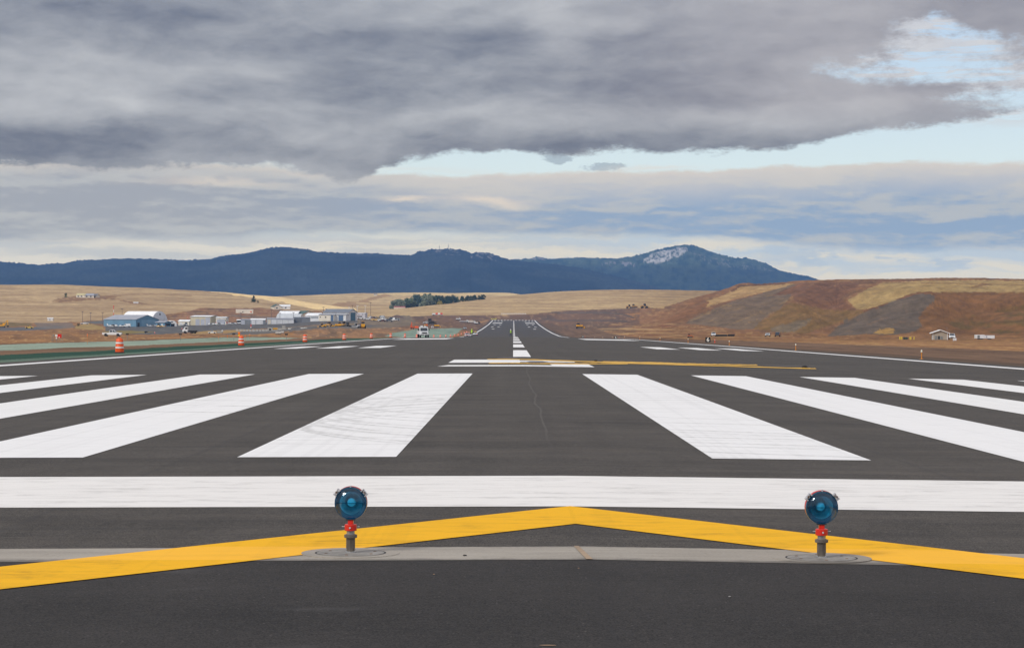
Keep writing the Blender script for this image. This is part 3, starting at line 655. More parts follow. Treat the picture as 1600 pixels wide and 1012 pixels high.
# ------------------------------------------------------------------ mountains
def mountains(name, ridge, dr, df, seed, spur, colf, jag=1.3):
    xs = np.array([p[0] for p in ridge], float); ys = np.array([p[1] for p in ridge], float)
    X = np.arange(xs[0], xs[-1]+.1, .85)
    rid = np.interp(X, xs, ys)
    K = 90
    t = np.linspace(0, 1.25, K)                      # 0 foot, 1 ridge, >1 back slope
    px2, t2 = np.meshgrid(X, t, indexing='ij')
    rd = rid[:, None]
    d = df+(dr-df)*t2
    wx = (px2-VX)/F*d
    topz = HC-(yc(px2, rd)-VY)/F*dr
    prof = np.where(t2 <= 1, .06+.94*ss(t2, -.15, 1.12)**1.15/ss(1.0, -.15, 1.12)**1.15, 1-(t2-1)*1.6)
    z = topz*prof
    env = np.clip(np.minimum(t2, 1.0)*(1-ss(t2, .80, 1.0)*.94), 0, 1)
    sp = 1-np.abs(2*fbm(wx/900.0+t2*.9, d/2600.0, seed, 4, .5)-1)
    z = z+env*(sp-.72)*spur+env*(fbm(wx/170.0, d/240.0, seed+5, 4, .6)-.5)*spur*.35
    tree = (vnoise(px2/1.7, d/60.0, seed+9)**1.6*.8+vnoise(px2/4.3, d/90.0, seed+19)*.55-.3)*jag*2.3*dr/F*ss(t2, .90, .99)*(fbm(px2/14.0, d/500.0, seed+2, 3)*1.6)
    z = z+tree
    py = VY-(z-HC)/d*F+ROLL*(px2-VX)
    col = colf(px2, py, wx, d, t2, z)
    co = np.stack([wx.ravel(), d.ravel(), z.ravel()-2], 1)
    nx, ny = px2.shape; i, j = np.meshgrid(np.arange(nx-1), np.arange(ny-1), indexing='ij')
    a = (i*ny+j).ravel(); q = np.stack([a, a+1, a+ny+1, a+ny], 1)[:, ::-1].astype(np.int32)
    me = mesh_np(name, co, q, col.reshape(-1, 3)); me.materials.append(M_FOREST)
    o = bpy.data.objects.new(name, me); C.objects.link(o); o['kind'] = 'structure'
    return o
M_FOREST = attr_mat('forested_slope', .012, .5, stretch=1.0)
def col_front(px, py, wx, d, t, z):
    c = np.zeros(px.shape+(3,)); n = fbm(wx/220.0, d/300.0, 61, 5, .6)[..., None]
    c[:] = np.array((.008, .014, .020)); n5 = fbm(px/3.0, py/2.0, 68, 3, .6)[..., None]; c = c*(1-ss(n, .4, .6)*.8)+np.array((.024, .032, .034))*ss(n, .4, .6)*.8; c = c*(.1+n5*1.9)
    rock = (((px > 735) & (px < 775)) | ((px > 680) & (px < 720))) & (fbm(px/3.5, py/2.0, 62, 3) > .60) & (t > .8) & (t < 1.05)
    c[rock] = (.16, .15, .15)
    return c
def col_peak(px, py, wx, d, t, z):
    c = np.zeros(px.shape+(3,)); n = fbm(px/9.0, py/4.0, 63, 5, .6)
    c[:] = np.array((.020, .040, .030)); k = ss(n, .38, .58)[..., None]
    c = c*(1-k)+np.array((.070, .095, .055))*k; c = c*(.6+fbm(px/2.5, py/1.8, 69, 3, .6)*.8)[..., None]
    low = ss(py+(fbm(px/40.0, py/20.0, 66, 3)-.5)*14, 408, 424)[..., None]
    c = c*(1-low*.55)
    e = fbm(px/3.2, py/2.4, 64, 4, .65)
    P1 = inside([(1003, 409), (1012, 399), (1028, 392), (1048, 388), (1070, 384.5), (1074, 392), (1064, 399), (1045, 405), (1025, 411)], px+(n-.5)*10, py+(n-.5)*5)
    P2 = inside([(930, 411), (960, 409), (990, 409), (1005, 411), (970, 416)], px, py+(n-.5)*8) | inside([(825, 404), (845, 401), (858, 405), (840, 406)], px, py)
    P3 = inside([(1075, 392), (1110, 400), (1160, 408), (1215, 424), (1150, 418), (1100, 410)], px, py)
    c[P1 & (e > .40)] = (.34, .32, .29)
    c[P1 & (e > .58)] = (.52, .49, .44)
    c[P2 & (e > .50)] = (.24, .22, .22)
    c[P3 & (e > .60)] = (.15, .15, .11)
    return c
RF = [(-260, 414), (-120, 404), (-40, 409), (0, 408), (30, 411), (60, 413), (100, 411), (130, 406.5), (180, 404), (235, 404), (290, 407), (330, 404.5), (345, 400.5), (370, 397.5), (400, 392), (418, 388), (432, 386), (455, 387), (480, 389.5), (495, 393), (530, 395), (600, 396.5), (640, 398.5), (655, 393.5), (668, 390), (690, 388.5), (720, 389.5), (735, 395), (750, 393), (765, 395), (785, 402.5), (800, 406), (830, 409), (870, 413), (910, 419), (960, 431), (1010, 444), (1100, 470)]
RP = [(700, 414), (760, 409), (800, 406), (825, 405), (837, 401.5), (848, 403.5), (860, 405), (880, 403.5), (900, 402.5), (960, 403.5), (985, 401.5), (1000, 398), (1015, 393.5), (1040, 386.5), (1055, 383.5), (1068, 381.5), (1080, 383), (1095, 387), (1110, 393), (1130, 399), (1150, 403.5), (1165, 403.8), (1180, 406), (1195, 411), (1215, 421), (1240, 427), (1262, 431), (1280, 437), (1300, 443), (1350, 452), (1450, 462)]
mountains('mountain_range', RF, 10500, 7400, 5, 60, col_front)
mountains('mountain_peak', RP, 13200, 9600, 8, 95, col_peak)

# ------------------------------------------------------------------ mesh builder
class MB:
    def __init__(s): s.v = []; s.f = []
    def add(s, vs, fs, M=None):
        b = len(s.v)
        s.v += [tuple(M @ Vector(v)) if M is not None else tuple(v) for v in vs]
        s.f += [tuple(b+i for i in f) for f in fs]; return s
    def box(s, x0, x1, y0, y1, z0, z1, M=None, tx=0, ty=0):
        vs = [(x0, y0, z0), (x1, y0, z0), (x1, y1, z0), (x0, y1, z0), (x0+tx, y0+ty, z1), (x1-tx, y0+ty, z1), (x1-tx, y1-ty, z1), (x0+tx, y1-ty, z1)]
        return s.add(vs, [(0, 3, 2, 1), (4, 5, 6, 7), (0, 1, 5, 4), (1, 2, 6, 5), (2, 3, 7, 6), (3, 0, 4, 7)], M)
    def tube(s, a, b, r0, r1=None, n=8, cap=True):
        r1 = r0 if r1 is None else r1; a = Vector(a); b = Vector(b); d = (b-a).normalized()
        u = d.orthogonal().normalized(); w = d.cross(u); vs = []
        for p, r in ((a, r0), (b, r1)):
            for k in range(n):
                t = 2*math.pi*k/n; vs.append(p+u*math.cos(t)*r+w*math.sin(t)*r)
        fs = [(k, (k+1) % n, n+(k+1) % n, n+k) for k in range(n)]
        if cap: fs += [tuple(range(n))[::-1], tuple(range(n, 2*n))]
        return s.add(vs, fs)
    def lathe(s, prof, n=24, M=None, cap=True):
        vs = []; fs = []
        for r, z in prof:
            for k in range(n):
                t = 2*math.pi*k/n; vs.append((r*math.cos(t), r*math.sin(t), z))
        for i in range(len(prof)-1):
            for k in range(n):
                fs.append((i*n+k, i*n+(k+1) % n, (i+1)*n+(k+1) % n, (i+1)*n+k))
        if cap:
            if prof[0][0] > 1e-4: fs.append(tuple(range(n))[::-1])
            if prof[-1][0] > 1e-4: fs.append(tuple(range((len(prof)-1)*n, len(prof)*n)))
        return s.add(vs, fs, M)
    def prism(s, pts, y0, y1, M=None, inset=0, axis='y'):
        n = len(pts); vs = []
        for yy in (y0, y1):
            for p in pts:
                vs.append((p[0], yy, p[1]) if axis == 'y' else (yy, p[0], p[1]))
        fs = [tuple(range(n)), tuple(range(n, 2*n))[::-1]]+[(k, n+k, n+(k+1) % n, (k+1) % n) for k in range(n)]
        return s.add(vs, fs, M)
    def build(s, name, m, parent=None, smooth=False, bevel=0, loc=None):
        me = bpy.data.meshes.new(name); me.from_pydata(s.v, [], s.f); me.validate()
        bm = bmesh.new(); bm.from_mesh(me); bmesh.ops.recalc_face_normals(bm, faces=bm.faces)
        if bevel: bmesh.ops.bevel(bm, geom=list(bm.edges), offset=bevel, segments=2, affect='EDGES', clamp_overlap=True)
        bm.to_mesh(me); bm.free()
        me.materials.append(m)
        if smooth:
            me.polygons.foreach_set('use_smooth', [True]*len(me.polygons))
            me.set_sharp_from_angle(angle=R(38))
        o = bpy.data.objects.new(name, me); C.objects.link(o)
        if parent: o.parent = parent
        if loc: o.location = loc
        return o
def thing(name, label, cat, loc=(0, 0, 0), rz=0.0, group=None):
    o = bpy.data.objects.new(name, None); C.objects.link(o); o.location = loc; o.rotation_euler = (0, 0, rz)
    o.empty_display_size = .3; o['label'] = label; o['category'] = cat
    if group: o['group'] = group
    return o
KIDS = {}
def kids(o): return [c for c in bpy.data.objects if c.parent == o]
def dup(root, loc, rz=0.0, label=None, group=None, scale=None):
    def cp(o, par):
        c = o.copy(); C.objects.link(c); c.parent = par
        if par is not None: c.matrix_parent_inverse = o.matrix_parent_inverse.copy()
        for k in kids_cache(o): cp(k, c)
        return c
    r = cp(root, None); r.location = loc; r.rotation_euler = (0, 0, rz)
    if label: r['label'] = label
    if group: r['group'] = group
    if scale: r.scale = scale
    return r
def kids_cache(o):
    if o.name not in KIDS: KIDS[o.name] = kids(o)
    return KIDS[o.name]
def at(px, d):
    x = (px-VX)/F*d
    return (x, d, gz(x, d))
def mpp(d): return d/F        # metres per photo pixel at that distance

# ------------------------------------------------------------------ pavement and markings
def sheet(name, m, x0, x1, y0, y1, lift=0.0, parent=None, shear=0.0, thick=0.0):
    """a sheet that follows the runway profile; x breaks at the crown lines, y breaks every few metres"""
    xb = sorted(set([x0, x1]+[CX+s*c for c in CRX for s in (-1, 1) if x0 < CX+s*c < x1]))
    step = 10 if y1-y0 < 400 else 10
    yb = [y0]+[k*5.0 for k in range(int(y0/5)+1, int(math.ceil(y1/5))) if y0 < k*5.0 < y1 and (y0 < 60 or k % 2 == 0 or True)]+[y1]
    vs = []; fs = []
    for yy in yb:
        for xx in xb:
            e = lift*(1 if yy < 150 else 1+min(6, (yy-150)/120.0))
            vs.append((xx, yy, float(RZ(xx, yy))+e))
    n = len(xb)
    for i in range(len(yb)-1):
        for j in range(n-1):
            fs.append((i*n+j, i*n+j+1, (i+1)*n+j+1, (i+1)*n+j))
    b = MB(); b.add(vs, fs)
    if thick:
        base = len(b.v)
        for k in range(len(vs)):
            v = vs[k]; b.v.append((v[0], v[1], v[2]-thick))
        m_ = len(yb)
        for i in range(m_-1):
            for j in (0, n-1): b.f.append((i*n+j, (i+1)*n+j, base+(i+1)*n+j, base+i*n+j))
        for j in range(n-1):
            for i in (0, m_-1): b.f.append((i*n+j, i*n+j+1, base+i*n+j+1, base+i*n+j))
    me = bpy.data.meshes.new(name); me.from_pydata(b.v, [], b.f); me.materials.append(m)
    if thick == 0 or True:
        bm = bmesh.new(); bm.from_mesh(me)
        for f in bm.faces:
            f.normal_update()
            if f.normal.z < -.1: f.normal_flip()
        bm.to_mesh(me); bm.free()
    o = bpy.data.objects.new(name, me); C.objects.link(o)
    if parent: o.parent = parent
    return o
runway = sheet('runway', M_RUN, CX-24.9, CX+24.9, 13.80, 2385.0, 0, thick=.5); runway['kind'] = 'structure'
pad = sheet('blast_pad', M_PAD, CX-24.9, CX+24.9, -80, 13.80, 0, thick=.12); pad['kind'] = 'structure'
def poly_sheet(name, m, pts, lift, parent):
    """flat painted polygon near the camera, draped on the crown by fine subdivision"""
    bm = bmesh.new(); vs = [bm.verts.new((p[0], p[1], 0)) for p in pts]; bm.faces.new(vs)
    for s in (-1, 1):
        for c in CRX:
            bmesh.ops.bisect_plane(bm, geom=bm.verts[:]+bm.edges[:]+bm.faces[:], plane_co=(CX+s*c, 0, 0), plane_no=(1, 0, 0))
    for v in bm.verts: v.co.z = float(RZ(v.co.x, v.co.y))+lift
    bm.normal_update()
    for f in bm.faces:
        if f.normal.z < 0: f.normal_flip()
    me = bpy.data.meshes.new(name); bm.to_mesh(me); bm.free(); me.materials.append(m)
    o = bpy.data.objects.new(name, me); C.objects.link(o); o.parent = parent
    return o
strip = poly_sheet('concrete_strip', M_CON, [(CX-24.9, 13.30), (-3.3, 13.33), (CX, 13.40), (3.2, 13.26), (CX+24.9, 12.6), (CX+24.9, 13.4), (3.2, 14.08), (CX, 14.22), (-3.3, 14.14), (CX-24.9, 14.1)], .002, None); strip['kind'] = 'structure'
sheet('threshold_bar', M_BAR, CX-22.9, CX+22.9, 17.42, 21.05, .003, runway)
for s in (-1, 1):
    for k in range(6):
        a = 1.75+k*3.47
        x0, x1 = (CX+s*a, CX+s*(a+1.76)); x0, x1 = min(x0, x1), max(x0, x1)
        sheet('threshold_stripe', (M_WHITE_S if k == 0 else M_WHITE_S2 if k == 1 else M_WHITE), x0, x1, 24.2, 69.8, .005, runway)
    sheet('edge_line', M_WHITE, *( (CX-22.95, CX-22.0) if s < 0 else (CX+22.0, CX+22.95)), 72.0, 2372, .005, runway)
for k in range(37):
    y0 = 112.5+k*61.0
    if y0+36.6 < 2310: sheet('centreline_dash', M_WHITE, CX-.46, CX+.46, y0, y0+36.6, .005, runway)
for s in (-1, 1):
    for k in range(3):
        a = 10.97+k*3.35; sheet('touchdown_mark', M_WHITE, *sorted((CX+s*a, CX+s*(a+1.83))), 173.5, 197, .005, runway)
    sheet('aiming_point_mark', M_WHITE, *sorted((CX+s*10.97, CX+s*19.4)), 342, 389, .005, runway)
# far-end markings, read off their rows
def row_y(py, px=802):
    ys = np.arange(950, 2385, 2.0); pyy = VY-(RZ(CX+np.zeros_like(ys), ys)-HC)/ys*F
    return float(ys[np.argmin(np.abs(pyy-yc(px, py)))])
for s in (-1, 1):
    for v, segs, ln in ((463, ((13.9, 15.8),), 26), (440, ((11, 12.9), (16.0, 17.9)), 26), (415, ((11, 12.9), (16.0, 17.9)), 26), (378, ((10.9, 12.9), (14.4, 16.4), (17.9, 19.9)), 26)):
        y = row_y(450+v*.1375)
        for a, b_ in segs: sheet('far_touchdown_mark', M_WHITE, *sorted((CX+s*a, CX+s*b_)), y-ln/2, y+ln/2, .005, runway)
    y = row_y(450+397*.1375); sheet('far_aiming_point_mark', M_WHITE, *sorted((CX+s*10.97, CX+s*20)), y-22, y+22, .005, runway)
    for k in range(6): sheet('far_threshold_stripe', M_WHITE, *sorted((CX+s*(1.75+k*3.47), CX+s*(3.51+k*3.47))), 2318, 2362, .005, runway)
# runway number being painted, half masked
dig = M_WHITE
poly_sheet('runway_number_stroke', dig, [(-2.72, 81.5), (-2.72, 87.6), (2.62, 87.6), (2.62, 85.2), (3.05, 85.2), (3.05, 81.5)][:0] or [(-2.9, 83.5), (-2.55, 86.6), (3.1, 86.2), (3.1, 83.2)], .005, runway)
poly_sheet('runway_number_stroke', dig, [(1.55, 86.2), (3.1, 86.2), (3.1, 91.5), (1.45, 91.8)], .005, runway)
poly_sheet('runway_number_stroke', dig, [(-2.75, 92.6), (-2.75, 102.0), (.3, 102.0), (.3, 92.6)], .005, runway)
poly_sheet('runway_number_stroke', dig, [(.3, 94.6), (.3, 99.0), (2.7, 99.0), (2.7, 94.6)], .005, runway)
M_YT = mat('yellow_plastic_sheet', (214, 164, 34), .55, 0, .18, 1.2, bump=.3); M_BT = mat('grey_masking_sheet', (84, 79, 77), .7, 0, .2, 1.5)
def masking(name, label, pts, m, hump=.05, cat='masking sheet'):
    """a crumpled strip of sheeting lying on the runway between two point rows"""
    bm = bmesh.new(); rows = []
    N = 40
    pts = [(p[0], p[1]+(p[2]-p[1])*.12, p[2]-(p[2]-p[1])*.18) for p in pts]; hump *= .45
    for i in range(N+1):
        t = i/N; k = t*(len(pts)-1); j = min(int(k), len(pts)-2); f = k-j
        x = pts[j][0]*(1-f)+pts[j+1][0]*f; ya = pts[j][1]*(1-f)+pts[j+1][1]*f; yb = pts[j][2]*(1-f)+pts[j+1][2]*f
        r = []
        for q in range(5):
            s = q/4; yy = ya*(1-s)+yb*s
            h = hump*math.sin(math.pi*s)*(.5+rng.random())+.012
            r.append(bm.verts.new((x, yy, float(RZ(x, yy))+h)))
        rows.append(r)
    for a, b_ in zip(rows[:-1], rows[1:]):
        for q in range(4): bm.faces.new((a[q], b_[q], b_[q+1], a[q+1]))
    bmesh.ops.recalc_face_normals(bm, faces=bm.faces)
    me = bpy.data.meshes.new(name); bm.to_mesh(me); bm.free(); me.materials.append(m)
    me.polygons.foreach_set('use_smooth', [True]*len(me.polygons))
    o = bpy.data.objects.new(name, me); C.objects.link(o); o['label'] = label; o['category'] = cat
    return o
masking('masking_sheet', 'long yellow plastic strip trailing right from the half painted runway number', [(-1.2, 101.5, 103), (.4, 100.5, 103.5), (2.2, 97, 101), (5.5, 91, 95.5), (8.5, 88.5, 91), (11.5, 85.3, 88.0), (11.9, 85.5, 87.0)], M_YT)
masking('masking_sheet', 'short yellow strip along the lower stroke of the runway number, left of the dark mat', [(-1.0, 89.3, 91.0), (0.0, 89.0, 90.8), (.75, 88.8, 90.6)], M_YT)
masking('masking_sheet', 'short yellow strip between the dark mat and the long yellow strip', [(.75, 88.6, 90.0), (1.8, 88.9, 91.6), (3.2, 89.4, 92.4), (4.8, 91.0, 93.0)], M_YT)
masking('masking_sheet', 'yellow plastic strip branching off to the right, farther of the two arms', [(4.0, 94.5, 100.5), (6.0, 94, 99), (8.3, 91.8, 96), (10.4, 92.5, 95)], M_YT)
masking('masking_mat', 'dark grey mat lying across the middle of the half painted runway number', [(.35, 89.8, 92), (.75, 90.0, 98.0), (1.3, 90.0, 98.4), (1.75, 90.0, 92.4)], M_BT, .03, 'mat')
masking('masking_mat', 'small dark hump of sheeting beyond the yellow strip at the runway number', [(-.75, 103.6, 105.5), (-.3, 103.8, 107), (.2, 103.6, 105.0)], M_BT, .12, 'mat')
masking('masking_mat', 'grey sheet at the far right end of the yellow strips', [(10.6, 91.5, 94.5), (11.8, 90.5, 93.5), (12.2, 90, 92)], M_BT, .02, 'mat')
# dark rock bag on the end of the strip
b = MB(); b.lathe([(.0, 0), (.10, .01), (.13, .04), (.09, .09), (.03, .11), (0, .11)], 10)
o = b.build('sandbag', mat('black_plastic', (34, 32, 32), .6), None, True); o.location = (11.55, 86.6, float(RZ(11.55, 86.6))+.03); o['label'] = 'small black weight on the right tip of the yellow strip'; o['category'] = 'weight'
b = MB(); b.lathe([(.0, 0), (.07, .01), (.09, .03), (.06, .07), (0, .08)], 10)
o = b.build('sandbag', mat('black_plastic', (34, 32, 32), .6), None, True); o.location = (3.6, 95.3, float(RZ(3.6, 95.3))+.05); o['label'] = 'small black weight on the yellow strip nearest the runway number'; o['category'] = 'weight'
# yellow chevron across pad, strip and runway (one band, two arms)
YL = [(CX, 15.84), (CX, 17.42), (-3.07, 13.03), (-8.0, 6.9), (-7.6, 5.4), (-2.83, 11.86)]
YR = [(CX, 17.42), (CX, 15.84), (2.956, 12.62), (9.0, 4.9), (9.4, 7.1), (3.23, 13.78)]
for P in (YL, YR): poly_sheet('yellow_chevron', M_YEL, P, .005, runway)
# tan joint filler in the concrete strip
poly_sheet('joint_filler', mat('joint_filler', (158, 136, 112), .85), [(.40, 14.22), (.432, 14.22), (.495, 13.40), (.455, 13.40)], .006, strip)

# ------------------------------------------------------------------ the two approach lights
M_RED = mat('red_enamel', (205, 38, 22), .38, 0, .10, 12, .3); M_STEEL = mat('clip_steel', (206, 206, 210), .35, .3, .15, 20)
M_ALU = mat('aluminium_tube', (176, 178, 180), .35, .7, .12, 10); M_PIPE = mat('weathered_pipe', (110, 102, 94), .6, .25, .18, 14, bump=.2)
M_PLATE = mat('cast_lid', (140, 136, 130), .7, .15, .2, 9, bump=.2); M_RUST = mat('rusty_bolt', (120, 92, 70), .7, .4, .2, 20)
M_DARK = mat('dark_gap', (36, 33, 32), .8)
def lens_mat():
    m, t, b = new_mat('blue_glass'); t.nodes.remove(b)
    tr = t.nodes.new('ShaderNodeBsdfTransparent'); gl = t.nodes.new('ShaderNodeBsdfGlossy'); gl.inputs['Roughness'].default_value = .06
    fr = t.nodes.new('ShaderNodeLayerWeight'); fr.inputs['Blend'].default_value = .5
    tc = t.nodes.new('ShaderNodeTexCoord'); n = noise(t, tc.outputs['Object'], 22, 4, .6)
    t.links.new(mixc(t, sstep(t, n, .35, .65), (.12, .57, .80), (.22, .68, .88)), tr.inputs['Color'])
    gl.inputs['Color'].default_value = (.75, .88, 1, 1)
    bp = t.nodes.new('ShaderNodeBump'); bp.inputs['Strength'].default_value = .12; bp.inputs['Distance'].default_value = .01
    t.links.new(n.s, bp.inputs['Height']); t.links.new(bp.outputs[0], gl.inputs['Normal'])
    mx = t.nodes.new('ShaderNodeMixShader'); k = V(t, fr.outputs['Facing']).pw(3.0)*.55+.06
    t.links.new(k.s, mx.inputs[0]); t.links.new(tr.outputs[0], mx.inputs[1]); t.links.new(gl.outputs[0], mx.inputs[2])
    t.links.new(mx.outputs[0], t.nodes['Material Output'].inputs[0])
    return m
M_LENS = lens_mat()
M_REFL = mat('reflector', (215, 220, 225), .14, 1.0, .1, 8); M_BLUER = mat('teal_rim', (18, 84, 108), .35, 0, .15, 10, .3)
M_BULB = mat('bulb_glass', (235, 240, 240), .1, 0, .05); M_SHELLIN = mat('inner_shell', (104, 124, 138), .45, .3, .2, 10)
def approach_light(x, y, label, tilt, yaw):
    t = thing('approach_light', label, 'airfield light', (x, y, float(RZ(x, y))+.004), yaw, 'lights standing on the concrete strip')
    MB().lathe([(.31, -.004), (.31, .0025), (.225, .0025)], 40, cap=False).build('concrete_collar', M_CON, t)
    MB().lathe([(.0, .0045), (.212, .0045), (.214, .003), (.214, -.004)], 40, cap=False).build('lid', M_PLATE, t)
    MB().lathe([(.214, .0027), (.2255, .0027)], 40, cap=False).build('lid_gap', M_DARK, t)
    for k in range(6):
        a = k*math.pi/3+.5
        MB().lathe([(.011, .003), (.011, .006), (.006, .0075), (0, .0075)], 6, Matrix.Translation((math.cos(a)*.165, math.sin(a)*.165, 0))).build('bolt', M_RUST, t)
    MB().lathe([(.032, .004), (.032, .009), (.027, .012)], 24).build('pipe_flange', M_ALU, t, True)
    MB().lathe([(.0255, .008), (.0255, .025), (.0285, .032), (.0285, .095), (.0295, .097)], 8).build('pipe', M_PIPE, t, True)
    MB().lathe([(.030, .095), (.041, .098), (.041, .116), (.030, .119)], 32).build('pipe_collar', M_PIPE, t, True, 0)
    MB().lathe([(.0255, .115), (.0255, .145)], 24).build('tube', M_ALU, t, True)
    col = MB().lathe([(.030, .140), (.0385, .143), (.0385, .178), (.034, .183), (.018, .183)], 28).build('red_coupling', M_RED, t, True)
    b = MB(); b.tube((0, -.0385, .162), (0, -.045, .162), .006, n=6); b.build('set_screw', M_STEEL, col)
    for s in (-1, 1): b = MB(); b.tube((s*.036, 0, .167), (s*.056, 0, .167), .0022, n=6); b.build('cotter_pin', M_STEEL, col)
    MB().box(-.017, .017, -.014, .014, .181, .212).build('neck', M_RED, t, bevel=.003)
    MB().box(-.028, .028, -.02, .03, .209, .213).build('yoke_foot', M_DARK, t)
    # lamp head: axis along -Y (towards the camera), centre at z=.345
    H = Matrix.Translation((0, 0, .314)) @ Matrix.Rotation(R(90)+tilt, 4, 'X')
    r = .103
    MB().lathe([(r*1.0, .002), (r*1.010, -.008), (r*1.0, -.03), (r*.93, -.055), (r*.72, -.09), (r*.38, -.112), (0, -.118)], 40, Matrix.Translation((0, 0, .0028)) @ H, cap=False).build('housing', M_RED, t, True)
    rim = MB().lathe([(r*.90, .013), (r*.985, .014), (r*1.0, .004), (r*1.0, -.006), (r*.95, -.01)], 48, H, cap=False).build('rim', M_BLUER, t, True)
    prof = [(r*math.sin(a)*.965, .008+.050*(math.cos(a)-math.cos(R(88)))) for a in [R(88-8*k) for k in range(12)]]; prof[-1] = (0.0, prof[-1][1])
    lens = MB().lathe(prof, 48, H, cap=False).build('lens', M_LENS, t, True)
    MB().lathe([(r*.70, -.004), (r*.55, -.030), (r*.35, -.048), (r*.14, -.058), (0, -.060)], 40, H, cap=False).build('reflector', M_REFL, t, True)
    MB().lathe([(r*.70, -.004), (r*.93, -.002)], 40, H, cap=False).build('baffle', M_SHELLIN, t, True)
    MB().lathe([(0, -.058), (.020, -.052), (.029, -.038), (.024, -.022), (0, -.014)], 20, H).build('bulb', M_BULB, t, True)
    b = MB(); b.tube(H @ Vector((-r*.9, 0, .004)), H @ Vector((r*.9, 0, .004)), .0018, n=6); b.build('filament_bar', M_BLUER, t)
    for k in range(3):
        a = R(90+120*k)+.0
        c = H @ Vector((math.cos(a)*r*.94, math.sin(a)*r*.94, .016))
        if k: MB().box(-.004, .004, -.004, .004, -.004, .004, Matrix.Translation(c)).build('lug', M_BLUER, t)
    b = MB(); b.tube((0, -.012, .409), (0, -.012, .423), .0045, n=8); b.tube((0, -.012, .423), (0, -.012, .426), .0065, n=6); b.build('top_screw', M_STEEL, t)
    for s in (-1, 1):
        a = R(38); cx = s*(r*1.07)*math.cos(a); cz = .314+r*1.07*math.sin(a)
        Mx = Matrix.Translation((cx, -.004, cz)) @ Matrix.Rotation(s*(R(90)-a), 4, 'Y')
        cl = MB().box(-.007, .0075, -.014, .014, -.009, .001, Mx).box(-.023, .023, -.020, .015, .000, .009, Mx).box(-.023, -.016, -.024, .010, -.012, .011, Mx).box(.016, .023, -.024, .010, -.012, .011, Mx).build('clip', M_STEEL, t, bevel=.0008)
        MB().tube(Mx @ Vector((0, -.028, .004)), Mx @ Vector((0, -.019, .004)), .0052, n=8).build('clip_bolt', M_RUST, cl)
    return t
approach_light(-1.02, 13.80, 'left airfield light with dark blue glass face on a short pipe', R(4), R(-3))
approach_light(1.93, 13.64, 'right airfield light with teal blue glass face on a short pipe', R(5), R(4))
# grit and chips lying on the fresh asphalt
def chips():
    spots = [(858, 1008, .04, .005, (150, 122, 96), 'thin tan splinter of wood at the bottom edge of the picture'),
             (680, 896, .006, .006, (150, 148, 144), 'pale pebble on dark asphalt left of the strip joint'),
             (906, 888, .006, .005, (150, 148, 142), 'pale pebble on dark asphalt just below the strip joint'),
             (1142, 931, .007, .006, (160, 158, 154), 'white stone chip on dark asphalt below the right arm of the chevron'),
             (728, 867, .014, .012, (30, 28, 28), 'black crumb of asphalt on the concrete strip')]
    for px, py, a, b_, c, lab in spots:
        d = HC*F/(yc(px, py)-VY); x = (px-VX)/F*d
        m = MB(); m.lathe([(0, 0), (1, .1), (.9, .5), (.4, .8), (0, .85)], 7, Matrix.Translation((x, d, float(RZ(x, d))+(.004))) @ Matrix.Diagonal((a, b_, min(a, b_)*.7, 1)))
        o = m.build('splinter' if a > .03 else 'pebble', mat('chip_%d' % c[0], c, .8), None); o['label'] = lab; o['category'] = 'splinter' if a > .03 else 'pebble'
        if 'asphalt on' in lab: o['category'] = 'crumb'
chips()

# ------------------------------------------------------------------ drums, edge lights, signs, stakes
M_OR = mat('drum_orange', (238, 92, 34), .5, 0, .08, 4); M_RW = mat('reflective_white', (232, 230, 228), .45, 0, .05); M_RUB = mat('black_rubber', (30, 29, 29), .8)
M_EO = mat('edge_light_orange', (222, 140, 32), .5); M_CLR = mat('clear_lens', (222, 220, 205), .2, 0, .05); M_AMB = mat('amber_lens', (250, 122, 12), .25, 0, .05, 5, .4); M_LY = mat('lamp_yellow', (232, 186, 40), .45)
def make_drum(label, beacon=False, up=None):
    t = thing('traffic_drum', label, 'traffic drum', group='orange and white drums along the left runway edge')
    MB().lathe([(.35, 0), (.36, .03), (.34, .07), (.30, .09)], 24).build('rubber_base', M_RUB, t, True)
    MB().lathe([(.300, .05), (.295, .30), (.300, .31), (.285, .33), (.282, .45), (.290, .46), (.276, .48), (.270, .62), (.278, .63), (.262, .65), (.255, .80), (.262, .81), (.24, .84), (.235, .95), (.20, 1.0), (.08, 1.01), (0, 1.01)], 28).build('drum_body', M_OR, t, True)
    MB().lathe([(.289, .335), (.286, .445)], 28, cap=False).build('white_band', M_RW, t, True)
    MB().lathe([(.270, .655), (.263, .765)], 28, cap=False).build('white_band', M_RW, t, True)
    b = MB(); b.tube((-.09, 0, 1.0), (-.09, 0, 1.07), .015, n=6); b.tube((.09, 0, 1.0), (.09, 0, 1.07), .015, n=6); b.tube((-.09, 0, 1.07), (.09, 0, 1.07), .018, n=6); b.build('handle', M_OR, t)
    if beacon:
        bc = MB().box(-.30, -.12, -.05, .05, .98, 1.16).build('beacon_case', M_LY, t, bevel=.01)
        M_ = Matrix.Translation((-.21, 0, 1.27)) @ Matrix.Rotation(R(90), 4, 'X')
        MB().lathe([(0, -.06), (.09, -.05), (.115, -.02), (.115, .02), (.09, .05), (0, .06)], 20, M_).build('beacon_lens', M_AMB, bc, True)
    return t
ORD = ['nearest', 'second', 'third', 'fourth', 'fifth', 'sixth', 'seventh', 'eighth', 'ninth', 'tenth', 'eleventh', 'twelfth', 'thirteenth', 'fourteenth', 'fifteenth', 'sixteenth', 'seventeenth', 'eighteenth']
drum0 = make_drum('nearest orange and white drum, standing left of the white runway edge line')
DR = [(187, 151), (377, 217), (476.6, 284), (538, 349), (580.3, 415), (610.7, 481), (633, 545), (651.3, 611)]
